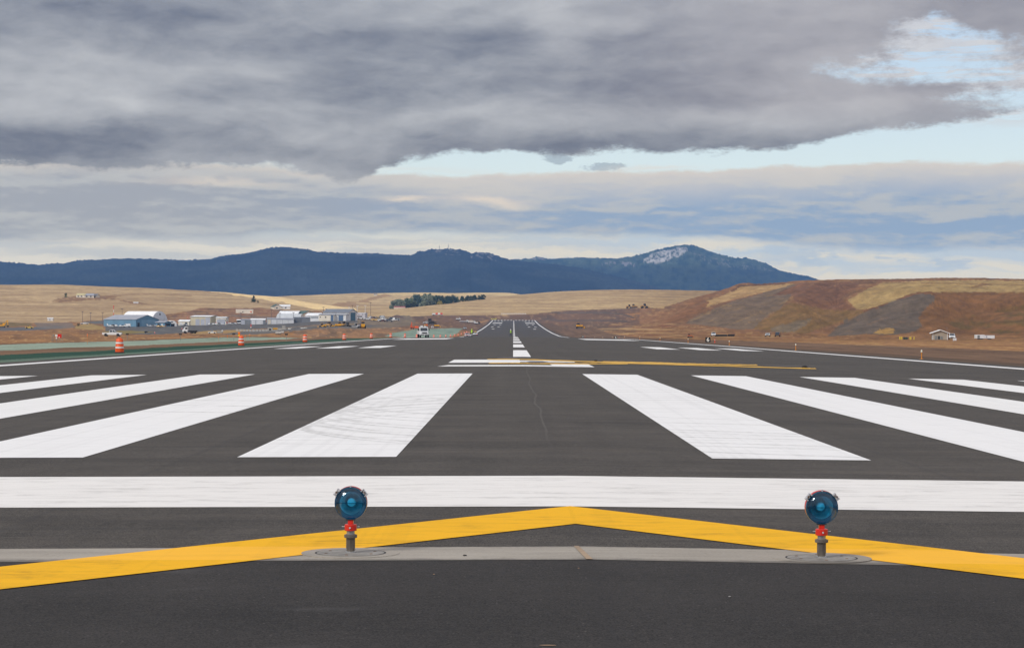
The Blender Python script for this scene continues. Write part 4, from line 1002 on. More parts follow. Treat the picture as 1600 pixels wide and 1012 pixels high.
for i, (px, d) in enumerate(DR):
    x, y, z = at(px, d)
    if i == 1:
        o = make_drum('second orange and white drum, the one carrying a round amber lamp', True); o.location = (x, y, z); continue
    lab = ['nearest orange and white drum, standing alone left of the white runway edge line', '', 'third drum from the left, in front of the end of the pipe yard',
           'fourth drum from the left, in front of the brown earth mound', 'fifth drum from the left, right of the earth mound',
           'sixth drum from the left, between the earth mound and the truck', 'seventh drum from the left, next before the white truck', 'drum half hidden behind the left side of the white truck'][i]
    if i == 0: drum0.location = (x, y, z); drum0['label'] = lab
    else: dup(drum0, (x, y, z), rng.uniform(0, 6), lab)
for i in range(9):
    d = 743+66*i*(396/396.0); x = -27.0; y = d
    lab = 'drum right of the white truck, number %s counting rightwards' % ['one', 'two', 'three', 'four', 'five', 'six', 'seven', 'eight', 'nine'][i]
    lab = ['first and largest small drum right of the white truck', 'second small drum right of the white truck', 'third small drum right of the white truck', 'fourth small drum right of the white truck',
           'fifth small drum right of the white truck', 'sixth small drum right of the white truck', 'seventh small drum right of the white truck', 'eighth small drum, beside the white and orange car', 'smallest and farthest drum, hidden mostly by the white and orange car'][i]
    dup(drum0, (x, y, gz(x, y)), rng.uniform(0, 6), lab)

el0 = thing('edge_light', '', 'edge light', group='orange runway edge lights along the right side')
MB().lathe([(.14, 0), (.14, .015), (.05, .02), (.03, .05)], 16).build('base_plate', M_EO, el0, True)
MB().lathe([(.028, .03), (.028, .36), (.045, .37), (.045, .42), (.03, .43)], 14).build('stem', M_EO, el0, True)
MB().lathe([(.055, .42), (.058, .45), (.05, .53), (.03, .57), (0, .58)], 14).build('lens', M_CLR, el0, True)
for i in range(10):
    d = 137+61*i; x = 25.6
    lab = '%s orange edge light with a clear top, right of the runway' % ORD[i] + ('' if i else ', below the tan shed')
    o = el0 if i == 0 else dup(el0, (0, 0, 0))
    o.location = (x+CX*0, d, gz(x, d)-.01); o['label'] = lab; o['category'] = 'edge light'

M_BLK = mat('sign_black', (24, 24, 26), .5); M_GREYP = mat('galvanised', (140, 142, 142), .5, .5); M_TXT = mat('sign_white', (238, 236, 230), .5, 0, .02)
def text_mesh(s, size, m, parent, loc, rx=R(90), rz=0, name='digit', ext=.004):
    cu = bpy.data.curves.new(name, 'FONT'); cu.body = s; cu.size = size; cu.align_x = 'CENTER'; cu.align_y = 'CENTER'; cu.extrude = ext; cu.offset = size*.022
    ob = bpy.data.objects.new('tmp', cu); C.objects.link(ob); dg = bpy.context.evaluated_depsgraph_get()
    me = bpy.data.meshes.new_from_object(ob.evaluated_get(dg)); bpy.data.objects.remove(ob)
    me.materials.clear(); me.materials.append(m)
    o = bpy.data.objects.new(name, me); C.objects.link(o); o.parent = parent; o.location = loc; o.rotation_euler = (rx, 0, rz)
    return o
M_CONE = mat('cone_red', (226, 60, 32), .55)
for i, (ch, d) in enumerate((('6', 339), ('5', 644), ('4', 949))):
    x = 30.2; z = gz(x, d)
    t = thing('distance_sign', 'black distance sign with white number %s right of the runway' % ch, 'sign', (x, d, z), 0, 'black numbered signs on the right')
    MB().box(-.40, .40, -.07, .07, .06, .84).build('sign_box', M_BLK, t, bevel=.015)
    MB().box(-.36, .36, -.05, .05, 0, .06).build('sign_foot', M_GREYP, t)
    text_mesh(ch, .86, M_TXT, t, (0, -.078, .44))
    t2 = thing('red_marker', ['nearest red-orange marker post, right of the biggest numbered sign', 'middle red-orange marker post, right of the second numbered sign', 'farthest red-orange marker post, by the smallest numbered sign'][i], 'marker post', (x+.98, d-1, gz(x+.98, d-1)))
    MB().lathe([(.10, 0), (.10, .03), (.055, .05), (.05, .62), (.02, .64), (0, .64)], 12).build('post', M_CONE, t2, True)
    MB().lathe([(.054, .40), (.054, .50)], 12, cap=False).build('band', M_RW, t2, True)

M_STK = mat('stake_wood', (196, 128, 74), .8); M_RIB = mat('ribbon_orange', (238, 112, 48), .6)
bs = thing('post_sign', '', 'post sign', group='dark boxes on posts along the pale green strip')
MB().box(-.24, .24, -.04, .04, .95, 1.17).build('sign_box', mat('dark_box', (48, 42, 42), .6), bs, bevel=.01)
MB().tube((0, 0, 0), (0, 0, .95), .03, n=8).build('post', M_GREYP, bs)
for i, px in enumerate((199, 282, 365.3, 447.6)):
    o = bs if i == 0 else dup(bs, (0, 0, 0)); o.location = at(px, 338)
    o['label'] = ['dark box on a post right of the nearest drum', 'dark box on a post below the flatbed truck', 'dark box on a post just left of the drum with the lamp', 'dark box on a post below the concrete pipe'][i]; o['category'] = 'post sign'
b = MB(); b.lathe([(0, 1.2), (.10, 1.22), (.11, 1.34), (.06, 1.5), (0, 1.52)], 10); o = b.build('white_cap', M_RW, kids(bs)[0].parent if False else None, True)
bpy.data.objects.remove(o)
for px, d, h, w, lab in ((136.5, 262, 1.35, .035, 'tall thin orange stake in the pale green strip, left of the nearest drum'), (341.5, 330, .75, .03, 'thin orange stake left of the drum with the lamp'),
                      (383.8, 330, 1.0, .03, 'thin yellowish stake just right of the drum with the lamp'), (390.3, 400, .9, .05, 'short orange ribboned stake, right of the yellowish stake'), (355.5, 420, .55, .09, 'stubby amber stake left of the drum with the lamp')):
    x, y, z = at(px, d); t = thing('survey_stake', lab, 'stake', (x, y, z), 0, 'survey stakes on the left')
    MB().box(-w/2, w/2, -w/2, w/2, 0, h).build('stick', M_STK, t); MB().box(-w*.8, w*.8, -w*.8, w*.8, h*.72, h*.95).build('ribbon', M_RIB, t)

# red and white board on legs, far left
x, y, z = at(89.5, 310)
t = thing('equipment_board', 'red panel and white boxes on a grey frame of legs, far left', 'equipment board', (x, y, z))
b = MB()
for lx in (-.76, -.60, -.10, .12, .50, .78): b.tube((lx, 0, 0), (lx, 0, 1.05), .03, n=6)
b.tube((-.76, 0, .30), (.78, 0, .30), .012, n=6); b.build('frame', M_GREYP, t)
MB().box(.05, .60, -.05, .03, .55, 1.08).build('red_panel', mat('panel_red', (206, 34, 22), .5), t)
MB().box(-.28, .02, -.05, .05, .72, 1.02).build('white_box', M_RW, t); MB().box(-.62, -.46, -.04, .04, .72, 1.0).build('grey_box', M_GREYP, t)
MB().box(-.20, -.04, -.05, .05, .40, .62).build('small_box', M_RW, t); MB().box(.22, .34, -.06, -.051, .56, .70).build('notice', M_RW, t)

# ------------------------------------------------------------------ vehicles
M_TYRE = mat('tyre', (28, 27, 27), .85); M_RIM = mat('rim', (150, 152, 154), .35, .6); M_GLASSD = mat('vehicle_glass', (40, 48, 56), .08, 0, .05, 3, .5)
M_LAMP = mat('headlamp', (225, 228, 230), .15, .2); M_TAIL = mat('tail_lamp', (170, 24, 20), .3); M_TRIM = mat('black_trim', (38, 38, 40), .6)
def paintm(name, rgb): return mat('bodywork_'+name, rgb, .32, 0, .06, .8, .5)
def wheel(t, x, y, r=.36, w=.24, s=1):
    Mx = Matrix.Translation((x, y, r)) @ Matrix.Rotation(R(90), 4, 'X')
    wh = MB().lathe([(r*.62, -w/2), (r*.95, -w/2), (r, -w*.35), (r, w*.35), (r*.95, w/2), (r*.62, w/2)], 20, Mx).build('wheel', M_TYRE, t, True)
    MB().lathe([(r*.6, -w*.52), (r*.3, -w*.42), (0, -w*.5)] if s < 0 else [(0, w*.5), (r*.3, w*.42), (r*.6, w*.52)], 16, Mx, cap=False).build('rim', M_RIM, wh, True)
    return wh
def vehicle(label, cat, kind, m, px, d, rz, group=None, name=None, L=None):
    """x forward, built about the middle of the wheelbase"""
    x, y, z = at(px, d)
    t = thing(name or {'pickup': 'pickup_truck', 'sedan': 'car', 'suv': 'car', 'van': 'van'}[kind], label, cat, (x, y, z), rz, group)
    W = .92
    if kind == 'pickup':
        body = [(-2.75, .50), (-2.75, 1.02), (-.75, 1.04), (-.72, 1.10), (1.25, 1.12), (2.45, 1.02), (2.68, .86), (2.72, .48), (2.2, .38), (-2.5, .42)]
        cab = [(-.85, 1.08), (-.62, 1.72), (-.3, 1.80), (.55, 1.78), (1.30, 1.10)]; wx = (1.75, -1.70)
    elif kind == 'sedan':
        body = [(-2.2, .40), (-2.2, .88), (-1.5, .96), (1.0, .95), (2.0, .80), (2.2, .62), (2.2, .36), (-2.0, .32)]
        cab = [(-1.65, .93), (-.9, 1.38), (-.2, 1.44), (.45, 1.38), (1.15, .93)]; wx = (1.35, -1.35)
    elif kind == 'suv':
        body = [(-2.3, .48), (-2.3, 1.05), (1.0, 1.08), (2.1, .98), (2.35, .80), (2.35, .42), (-2.1, .38)]
        cab = [(-2.2, 1.03), (-2.0, 1.72), (.3, 1.76), (1.15, 1.05)]; wx = (1.45, -1.45)
    else:
        body = [(-2.5, .45), (-2.5, 1.1), (1.7, 1.15), (2.4, .98), (2.55, .45)]; cab = [(-2.48, 1.08), (-2.42, 2.2), (.8, 2.2), (1.85, 1.12)]; wx = (1.7, -1.6)
    bo = MB().prism(body, -W, W).build('body', m, t, bevel=.05)
    ctop = max(p[1] for p in cab); cb = MB()
    n = len(cab); vs = []
    for sy in (-1, 1):
        for p in cab:
            f = (p[1]-1.0)/(ctop-1.0); vs.append((p[0], sy*(W-.05-max(0, f)*.17), p[1]))
    cb.add(vs, [tuple(range(n)), tuple(range(n, 2*n))[::-1]]+[(k, n+k, n+(k+1) % n, (k+1) % n) for k in range(n)])
    cbo = cb.build('cab', m, t, bevel=.02)
    # glass slightly proud of the cab
    def lerp(p, q, f): return (p[0]+(q[0]-p[0])*f, p[1]+(q[1]-p[1])*f)
    fl, ft = cab[-1], cab[-2]; rl, rt_ = cab[0], cab[1]
    for nm, lo, hi, sg in (('windscreen', fl, ft, 1), ('rear_window', rl, rt_, -1)):
        a = lerp(lo, hi, .12); b_ = lerp(lo, hi, .92); fa = (a[1]-1.0)/(ctop-1.0); fb = (b_[1]-1.0)/(ctop-1.0)
        wa = W-.14-max(0, fa)*.17; wb = W-.14-max(0, fb)*.17; off = .012*sg
        nz = .01
        g = MB(); P = []
        for o_ in (off, off+.012*sg):
            P += [(a[0]+o_, -wa, a[1]+nz), (a[0]+o_, wa, a[1]+nz), (b_[0]+o_, wb, b_[1]+nz), (b_[0]+o_, -wb, b_[1]+nz)]
        g.add(P, [(0, 1, 2, 3), (7, 6, 5, 4), (0, 4, 5, 1), (1, 5, 6, 2), (2, 6, 7, 3), (3, 7, 4, 0)]).build(nm, M_GLASSD, t)
    zl = cab[0][1]+.08; zh = ctop-.10
    xr0 = lerp(rl, rt_, (zl-rl[1])/(rt_[1]-rl[1]))[0]+.12; xr1 = lerp(rl, rt_, min(1, (zh-rl[1])/(rt_[1]-rl[1])))[0]+.12
    xf0 = lerp(fl, ft, (zl-fl[1])/(ft[1]-fl[1]))[0]-.14; xf1 = lerp(fl, ft, min(1, (zh-fl[1])/(ft[1]-fl[1])))[0]-.12
    xm = (xr0+xf0)/2; panes = [(xr0, xr1, xm-.05, xm-.05), (xm+.05, xm+.05, xf0, xf1)] if kind != 'van' else [(xf0-1.1, xf0-1.1, xf0, xf1)]
    for s in (-1, 1):
        for (a0, a1, b0, b1) in panes:
            def Y(zz): return s*(W-.05-max(0, (zz-1.0)/(ctop-1.0))*.17+.006)
            P = [(a0, Y(zl), zl), (b0, Y(zl), zl), (b1, Y(zh), zh), (a1, Y(zh), zh)]
            P += [(p[0], p[1]+s*.01, p[2]) for p in P]
            MB().add(P, [(0, 1, 2, 3), (7, 6, 5, 4), (0, 4, 5, 1), (1, 5, 6, 2), (2, 6, 7, 3), (3, 7, 4, 0)]).build('side_window', M_GLASSD, t)
        fx = body[-3][0] if kind != 'van' else 2.5
        xx = max(p[0] for p in body); xb = min(p[0] for p in body)
        MB().box(xx-.12, xx+.012, *sorted((s*.58, s*.88)), .66, .80).build('headlight', M_LAMP, t)
        MB().box(xb-.012, xb+.05, *sorted((s*.70, s*.90)), .68, .88).build('tail_light', M_TAIL, t)
        MB().box(xf0-.12, xf0+.04, *sorted((s*.95, s*1.12)), zl, zl+.18).build('mirror', M_TRIM, t)
        for wxx in wx:
            MB().lathe([(.43, -.012), (.43, .012)], 20, Matrix.Translation((wxx, s*(W+.002), .38)) @ Matrix.Rotation(R(90), 4, 'X')).build('wheel_arch', M_TRIM, t)
            wheel(t, wxx, s*(W-.06), .37, .24, -s)
    xx = max(p[0] for p in body)
    MB().box(xx-.06, xx+.02, -.5, .5, .58, .78).build('grille', M_TRIM, t); MB().box(xx-.1, xx+.07, -.86, .86, .40, .54).build('bumper', M_TRIM if kind != 'pickup' else M_RIM, t, bevel=.02)
    if kind == 'pickup':
        MB().box(-2.62, -.95, -.74, .74, 1.035, 1.05).build('cargo_bed', M_TRIM, t)
    return t
PW = paintm('white', (226, 228, 230)); 
vehicle('white pickup truck parked side-on in the brown grass, below the blue hangar', 'pickup truck', 'pickup', PW, 175.5, 617, 0)
vehicle('small yellow car on the grey road at the far left', 'car', 'sedan', paintm('yellow', (222, 184, 84)), 46, 1170, R(180))
vehicle('white car beside the right wall of the tan shed', 'car', 'suv', PW, 1487.5, 640, R(-100))
vehicle('white pickup truck beside the round dark bush, left of the blue hangar', 'pickup truck', 'pickup', PW, 132, 1500, R(10))
vehicle('white low car right of the black pipes on the right grassland', 'car', 'sedan', PW, 1199.5, 850, R(-100))
vehicle('dark grey pickup truck facing away on the right grassland', 'pickup truck', 'pickup', paintm('darkgrey', (74, 78, 84)), 1215, 845, R(80))
vehicle('white pickup truck at the left end of the black pipe stacks', 'pickup truck', 'pickup', PW, 1114.8, 905, R(-92))

# the white service truck facing the camera on the runway edge
def service_truck():
    x = (660.5-VX)/F*545; y = 548
    t = thing('service_truck', 'white service truck facing the camera with boxes and beacons on top', 'truck', (x, y, gz(x, y)), R(-90+9))
    # x forward
    MB().box(-3.4, 2.9, -.45, .45, .62, .86).build('chassis', M_TRIM, t)
    hood = MB().prism([(1.5, .85), (1.5, 1.62), (2.0, 1.60), (3.0, 1.38), (3.1, 1.2), (3.1, .80)], -.92, .92).build('hood', PW, t, bevel=.05)
    cab = MB(); P = [(.1, .85), (.1, 2.55), (.35, 2.68), (1.25, 2.62), (1.62, 1.62), (1.62, .85)]
    cab.prism(P, -1.08, 1.08).build('cab', PW, t, bevel=.05)
    MB().add([(1.62, -.92, 1.68), (1.62, .92, 1.68), (1.33, .86, 2.48), (1.33, -.86, 2.48), (1.66, -.92, 1.68), (1.66, .92, 1.68), (1.37, .86, 2.48), (1.37, -.86, 2.48)],
             [(0, 1, 2, 3), (7, 6, 5, 4), (0, 4, 5, 1), (1, 5, 6, 2), (2, 6, 7, 3), (3, 7, 4, 0)]).build('windscreen', M_GLASSD, t)
    for s in (-1, 1):
        MB().box(.35, 1.2, *sorted((s*1.082, s*1.095)), 1.7, 2.42).build('side_window', M_GLASSD, t)
        MB().box(.25, 1.4, *sorted((s*1.08, s*1.10)), 1.0, 1.6).build('door', PW, t)
        MB().box(2.5, 3.12, *sorted((s*.70, s*.98)), 1.05, 1.28).build('headlight', M_LAMP, t, bevel=.02)
        mr = MB().box(1.35, 1.5, *sorted((s*1.25, s*1.45)), 1.75, 2.2).build('mirror', M_TRIM, t); b = MB(); b.tube((1.3, s*1.05, 2.0), (1.42, s*1.28, 2.0), .02, n=6); b.build('mirror_arm', M_TRIM, mr)
        MB().prism([(1.75, .62), (1.85, 1.05), (2.2, 1.2), (2.6, 1.05), (2.75, .62)], *sorted((s*.80, s*1.14))).build('mudguard', PW, t, bevel=.03)
        wheel(t, 2.25, s*.98, .50, .30, -s); wheel(t, -2.2, s*.95, .50, .34, -s)
        MB().box(-3.3, .0, *sorted((s*.75, s*1.22)), .86, 1.75).build('side_locker', PW, t, bevel=.02)
    g = MB().box(3.08, 3.13, -.62, .62, .98, 1.36).build('grille', M_TRIM, t)
    b = MB()
    for k in range(5): b.box(3.13, 3.145, -.58, .58, 1.02+k*.07, 1.045+k*.07)
    b.build('grille_bar', M_RIM, g)
    MB().box(3.0, 3.25, -1.12, 1.12, .58, .84).build('bumper', M_RIM, t, bevel=.03); MB().box(3.25, 3.27, -.15, .15, .64, .78).build('number_plate', M_RW, t)
    MB().box(-3.3, -.1, -.72, .72, .88, 1.5).build('tank_deck', mat('deck_grey', (120, 122, 124), .6), t)
    M_ = Matrix.Translation((-1.6, .1, 2.05)) @ Matrix.Rotation(R(90), 4, 'Y')
    MB().lathe([(0, -1.3), (.45, -1.28), (.62, -1.1), (.62, 1.1), (.45, 1.28), (0, 1.3)], 20, M_).build('tank', PW, t, True)
    b = MB()
    for k in range(3): b.tube((-.1, .95, 1.75), (-.1, .95, 2.95), .04); b.tube((-3.1, .95, 1.75), (-3.1, .95, 2.9), .04)
    b.tube((-3.1, .95, 2.9), (-.1, .95, 2.95), .04); b.tube((-.1, .95, 2.95), (-.1, -.6, 2.95), .04); b.build('rack', M_GREYP, t)
    bx = MB().box(.35, 1.0, -.75, -.2, 2.68, 2.95).build('roof_box', PW, t, bevel=.03); MB().box(.4, .9, .1, .6, 2.68, 2.88).build('roof_box', PW, t, bevel=.03)
    be = MB().lathe([(.11, 0), (.11, .08), (.10, .26), (.05, .34), (0, .35)], 14, Matrix.Translation((-.1, .42, 2.95))).build('beacon', mat('beacon_amber', (236, 160, 28), .3), t, True)
    MB().box(-.6, -.35, .75, 1.15, 2.95, 3.35).build('orange_flag_panel', M_RIB, t)
    MB().box(-.55, -.15, 1.05, 1.3, 1.8, 2.5).build('hose_reel', M_RIM, t, bevel=.05)
    b = MB(); b.tube((-.1, -.95, 2.0), (-.1, -.95, 3.3), .02); b.tube((-.1, -.3, 2.0), (-.1, -.3, 3.2), .015); b.build('antenna', M_GREYP, t)
    return t
service_truck()
def runway_car(px, d, lab, name, orange=True):
    t = vehicle(lab, 'car', 'suv', PW, px, d, R(-90), name=name)
    if orange:
        MB().box(-2.33, 2.2, -.95, -.925, .62, .78).build('orange_stripe', M_CONE, t); MB().box(-2.33, 2.2, .925, .95, .62, .78).build('orange_stripe', M_CONE, t)
        MB().box(2.35, 2.42, -.86, .86, .80, .92).build('orange_stripe', M_CONE, t); MB().box(-.3, .1, -.75, .75, 1.76, 1.86).build('light_bar', M_CONE, t)
    else:
        MB().box(-.5, .1, -.55, .55, 1.76, 2.05).build('light_bar', M_LY, t); MB().box(2.36, 2.42, .3, .9, .5, .75).build('red_lamp', M_CONE, t)
    return t
runway_car(730, 840, 'white and orange striped car by the row of small drums on the runway edge', 'car')
runway_car(743.3, 1085, 'white car with a yellow light bar, farthest on the left runway edge', 'car', False)

# ------------------------------------------------------------------ people
def person(label, px, d, rz, vest, trouser, pose='stand', hat=(238, 238, 232), hair=False):
    x, y, z = at(px, d) if abs((px-VX)/F*d-CX) > 25 else ((px-VX)/F*d, d, float(RZ((px-VX)/F*d, d)))
    t = thing('person', label, 'person', (x, y, z), rz)
    wk = .22 if pose == 'walk' else .0
    V_ = []; E = []; Rr = []
    def v(p, r): V_.append(p); Rr.append(r); return len(V_)-1
    def e(a, b_): E.append((a, b_))
    pel = v((0, 0, .95), .15); wa = v((0, 0, 1.10), .145); ch = v((0, 0, 1.32), .165); nb = v((0, .0, 1.47), .075); nk = v((0, -.01, 1.53), .055); hd = v((0, -.02, 1.62), .088); tp = v((0, -.01, 1.72), .080)
    for a, b_ in ((pel, wa), (wa, ch), (ch, nb), (nb, nk), (nk, hd), (hd, tp)): e(a, b_)
    no = v((0, -.115, 1.615), .016); e(hd, no)
    for s in (-1, 1):
        hp = v((s*.10, 0, .88), .10); kn = v((s*.12, -.03-s*wk*.5, .49), .062); an = v((s*.13, .02-s*wk, .09), .042); to = v((s*.145, -.15-s*wk, .04), .038)
        e(pel, hp); e(hp, kn); e(kn, an); e(an, to)
        sh = v((s*.19, 0, 1.42), .066); el = v((s*.27, .02+s*wk*.4, 1.14), .046); wr = v((s*.27, -.10+s*wk*.8, .92), .030)
        e(ch, sh); e(sh, el); e(el, wr)
        pm = v((s*.27, -.125+s*wk*.8, .865), .030); e(wr, pm)
        for k in range(4):
            f1 = v((s*.27+(k-1.5)*.0, -.165+k*.021+s*wk*.8, .825+abs(k-1.5)*.004), .009); f2 = v((s*.262, -.163+k*.019+s*wk*.8, .79+abs(k-1.3)*.006), .008); e(pm, f1); e(f1, f2)
        th = v((s*.25, -.165+s*wk*.8, .86), .010); th2 = v((s*.243, -.185+s*wk*.8, .835), .009); e(pm, th); e(th, th2)
    me = bpy.data.meshes.new('person_body'); me.from_pydata(V_, E, []); ob = bpy.data.objects.new('tmpb', me); C.objects.link(ob)
    md = ob.modifiers.new('s', 'SKIN')
    for i, r in enumerate(Rr): me.skin_vertices[0].data[i].radius = (r, r)
    me.skin_vertices[0].data[0].use_root = True
    sb = ob.modifiers.new('d', 'SUBSURF'); sb.levels = 1; sb.render_levels = 1
    dg = bpy.context.evaluated_depsgraph_get(); m2 = bpy.data.meshes.new_from_object(ob.evaluated_get(dg)); bpy.data.objects.remove(ob)
    m2.materials.clear(); m2.materials.append(mat('skin', (186, 140, 116), .6)); m2.materials.append(mat('cloth_%d' % trouser[0], trouser, .85)); m2.materials.append(mat('boots', (44, 36, 32), .8)); m2.materials.append(mat('shirt_dark', (60, 66, 78), .85))
    for p in m2.polygons:
        c = p.center; p.use_smooth = True
        p.material_index = 2 if c.z < .11 else 1 if c.z < 1.0 and abs(c.x) < .215 else 3 if 1.0 <= c.z < 1.5 or (abs(c.x) > .215 and c.z > .94) else 0
    bo = bpy.data.objects.new('body', m2); C.objects.link(bo); bo.parent = t
    vm = mat('vest_%d' % vest[0], vest, .6, 0, .05)
    MB().lathe([(.175, .93), (.182, 1.05), (.185, 1.2), (.205, 1.35), (.195, 1.45), (.10, 1.51)], 20, Matrix.Diagonal((1.06, .88, 1, 1)), cap=False).build('vest', vm, t, True)
    MB().lathe([(.185, 1.08), (.188, 1.13)], 20, Matrix.Diagonal((1.08, .90, 1, 1)), cap=False).build('vest_band', M_RW, t, True)
    MB().lathe([(.135, 1.665), (.125, 1.68), (.118, 1.74), (.085, 1.80), (0, 1.825)], 18, Matrix.Translation((0, -.01, 0))).build('hard_hat', mat('hat_%d' % hat[0], hat, .35), t, True)
    return t
person('person in a lime vest standing on the runway beside the striped car, back turned', 737.2, 480, R(178), (186, 232, 30), (92, 84, 76), hat=(186, 226, 40))
person('person in a lime vest and white hard hat walking beside the centreline', 798, 520, R(20), (160, 212, 60), (52, 54, 62), 'walk')

# ------------------------------------------------------------------ buildings
M_WIN = mat('window_dark', (52, 62, 72), .15, 0, .1)
def building(name, label, cat, px, d, L, W, He, Hr, rz, wall, roof, features=(), over=.3, group=None, lean=False, sink=.25):
    """L along local x (faces the camera at -y), gable ends on +-x; Hr = extra ridge height"""
    x, y, z = at(px, d); t = thing(name, label, cat, (x, y, z-sink), rz, group)
    if lean: prof = [(-W/2, 0), (-W/2, He), (W/2, He+Hr), (W/2, 0)]
    else: prof = [(-W/2, 0), (-W/2, He), (0, He+Hr), (W/2, He), (W/2, 0)]
    MB().prism(prof, -L/2, L/2, axis='x').build('wall', wall, t)
    r = MB(); th = .18; k = Hr/(W if lean else W/2); o = over
    if lean:
        r.prism([(-W/2-o, He-o*k+.02), (W/2+o, He+Hr+o*k+.02), (W/2+o, He+Hr+o*k+th), (-W/2-o, He-o*k+th)], -L/2-o, L/2+o, axis='x')
    else:
        r.prism([(-W/2-o, He-o*k+.02), (0, He+Hr+.02), (W/2+o, He-o*k+.02), (W/2+o, He-o*k+th), (0, He+Hr+th+.02), (-W/2-o, He-o*k+th)], -L/2-o, L/2+o, axis='x')
    r.build('roof', roof, t)
    for f in features:
        nm, face, a, b_, z0, z1, m = f          # a,b along the face
        q = MB()
        if face == 'f': q.box(a, b_, -W/2-.05, -W/2-.003, z0, z1)
        elif face == 'r': q.box(L/2+.003, L/2+.05, a, b_, z0, z1)
        elif face == 'l': q.box(-L/2-.05, -L/2-.003, a, b_, z0, z1)
        q.build(nm, m, t)
    return t
W_BLUE = ribbed('blue_siding', (104, 142, 168)); W_WH = ribbed('white_siding', (222, 222, 222)); W_TAN = ribbed('tan_siding', (196, 186, 160)); W_GR = ribbed('grey_siding', (166, 170, 178)); W_DG = ribbed('dark_grey_siding', (122, 126, 132))
R_GR = ribbed('grey_roof', (158, 160, 168)); R_WH = ribbed('white_roof', (232, 234, 236)); R_GN = ribbed('green_roof', (62, 92, 84)); R_DK = ribbed('dark_roof', (112, 118, 128)); W_CR = ribbed('cream_siding', (226, 218, 202))
D_GR = ribbed('door_grey', (172, 176, 188), .5, 2); D_BL = ribbed('door_blue', (84, 108, 138), .6); D_LB = ribbed('door_light_blue', (122, 158, 182), .8); D_TEAL = ribbed('door_teal', (72, 112, 132), .6); D_WH = ribbed('door_white', (214, 216, 220), .7)
d = 1400
building('hangar', 'long blue metal hangar with grey roof behind parked aircraft', 'hangar', 205, 1412, 28.5, 21, 4.6, 2.9, R(-34), W_BLUE, R_GR,
         [('hangar_door', 'r', -5.5, 8.6, 0, 4.5, D_LB), ('wall_seam', 'f', -5.2, -5.1, 0, 4.4, D_BL), ('wall_seam', 'f', 4.4, 4.5, 0, 4.4, D_BL), ('side_door', 'r', -9.2, -7.2, 0, 2.6, M_WIN), ('window', 'r', 8.9, 10, 2.0, 3.0, D_WH)])
building('office_annex', 'low blue annex with grey roof at the right end of the blue hangar', 'annex', 255.5, 1395, 7.5, 6, 2.9, .7, R(-34), W_BLUE, R_GR, [('window', 'f', -2.5, -.5, .9, 2.1, M_WIN), ('door', 'f', 1, 2, 0, 2.1, D_WH), ('window', 'r', -2, 2, .8, 2.2, M_WIN)], .6)
def arch(name, label, px, d, L, rad, hgt, rz, m, end, wallh=0, door=None, rib=0):
    x, y, z = at(px, d); t = thing(name, label, 'hangar' if L > 8 else 'shelter', (x, y, z-.2), rz)
    N = 20; pts = [(-rad, 0)]
    for k in range(N+1):
        a = math.pi*(1-k/N); pts.append((math.cos(a)*rad, wallh+math.sin(a)*(hgt-wallh)))
    pts.append((rad, 0))
    MB().prism(pts, -L/2, L/2, axis='x').build('shell', m, t, True)
    e = [(p[0]*.965, max(0, p[1]*.975)) for p in pts]
    MB().prism(e, L/2, L/2+.06, axis='x').build('end_wall', end, t)
    if door: MB().box(L/2+.063, L/2+.12, door[0], door[1], 0, door[2]).build('door', door[3], t); MB().box(L/2+.063, L/2+.12, -.6, .6, hgt*.72, hgt*.85).build('vent', M_WIN, t)
    return t
M_FAB = mat('white_fabric', (236, 236, 236), .7, 0, .05, .2)
arch('arched_hangar', 'tall white arched fabric hangar standing behind the blue hangar', 226, 1475, 26, 8.2, 9.6, R(-30), M_FAB, mat('fabric_end', (222, 226, 232), .7, 0, .04, .3), 2.0, (-3, 5, 5, D_WH))
arch('arched_shelter', 'small white arched shelter with a dark opening right of the blue hangar', 267.5, 1400, 5.5, 3.0, 4.0, R(-70), M_FAB, M_FAB, 1.6, (-1.6, 1.6, 1.9, M_WIN))
building('shed', 'small pale shed with a dark window beside the white arched shelter', 'shed', 289.5, 1430, 7.6, 5, 2.8, .9, R(-15), W_CR, R_WH, [('window', 'f', .8, 2.6, .6, 2.0, M_WIN), ('door', 'f', -2.4, -1.4, 0, 2, D_WH)])
building('hangar', 'tan metal hangar with two grey roll-up doors and a flat pale roof', 'hangar', 319.5, 1420, 14.5, 11, 5.6, .7, R(-20), W_TAN, R_WH,
         [('roll_door', 'f', -3.6, -.6, 0, 4.0, D_GR), ('roll_door', 'f', .2, 3.0, 0, 4.0, D_GR), ('roll_door', 'f', 3.6, 7.0, 0, 5.0, D_GR)], .4)
building('garage', 'cream garage with one wide grey roll-up door, joined to the tan hangar', 'garage', 347.2, 1408, 6.5, 8, 4.6, .5, R(-4), W_CR, R_WH, [('roll_door', 'f', -2.6, 2.5, 0, 3.7, D_GR), ('window', 'f', 2.7, 3.1, 2.4, 3.4, M_WIN)], .3)
building('kiosk', 'small white canopy kiosk left of the grey row hangars', 'kiosk', 375.5, 1450, 4.0, 3, 2.2, .4, 0, M_WIN, R_WH, [('counter', 'f', -1.8, 1.8, .2, .9, D_WH)], .4)
building('row_hangar', 'dark grey hangar at the left end of the grey hangar row', 'hangar', 388.0, 1395, 7.8, 8, 2.9, .5, R(-8), W_DG, R_GR, [('hangar_door', 'f', -3.6, -1.2, 0, 2.6, D_GR)], .2, 'grey row hangars')
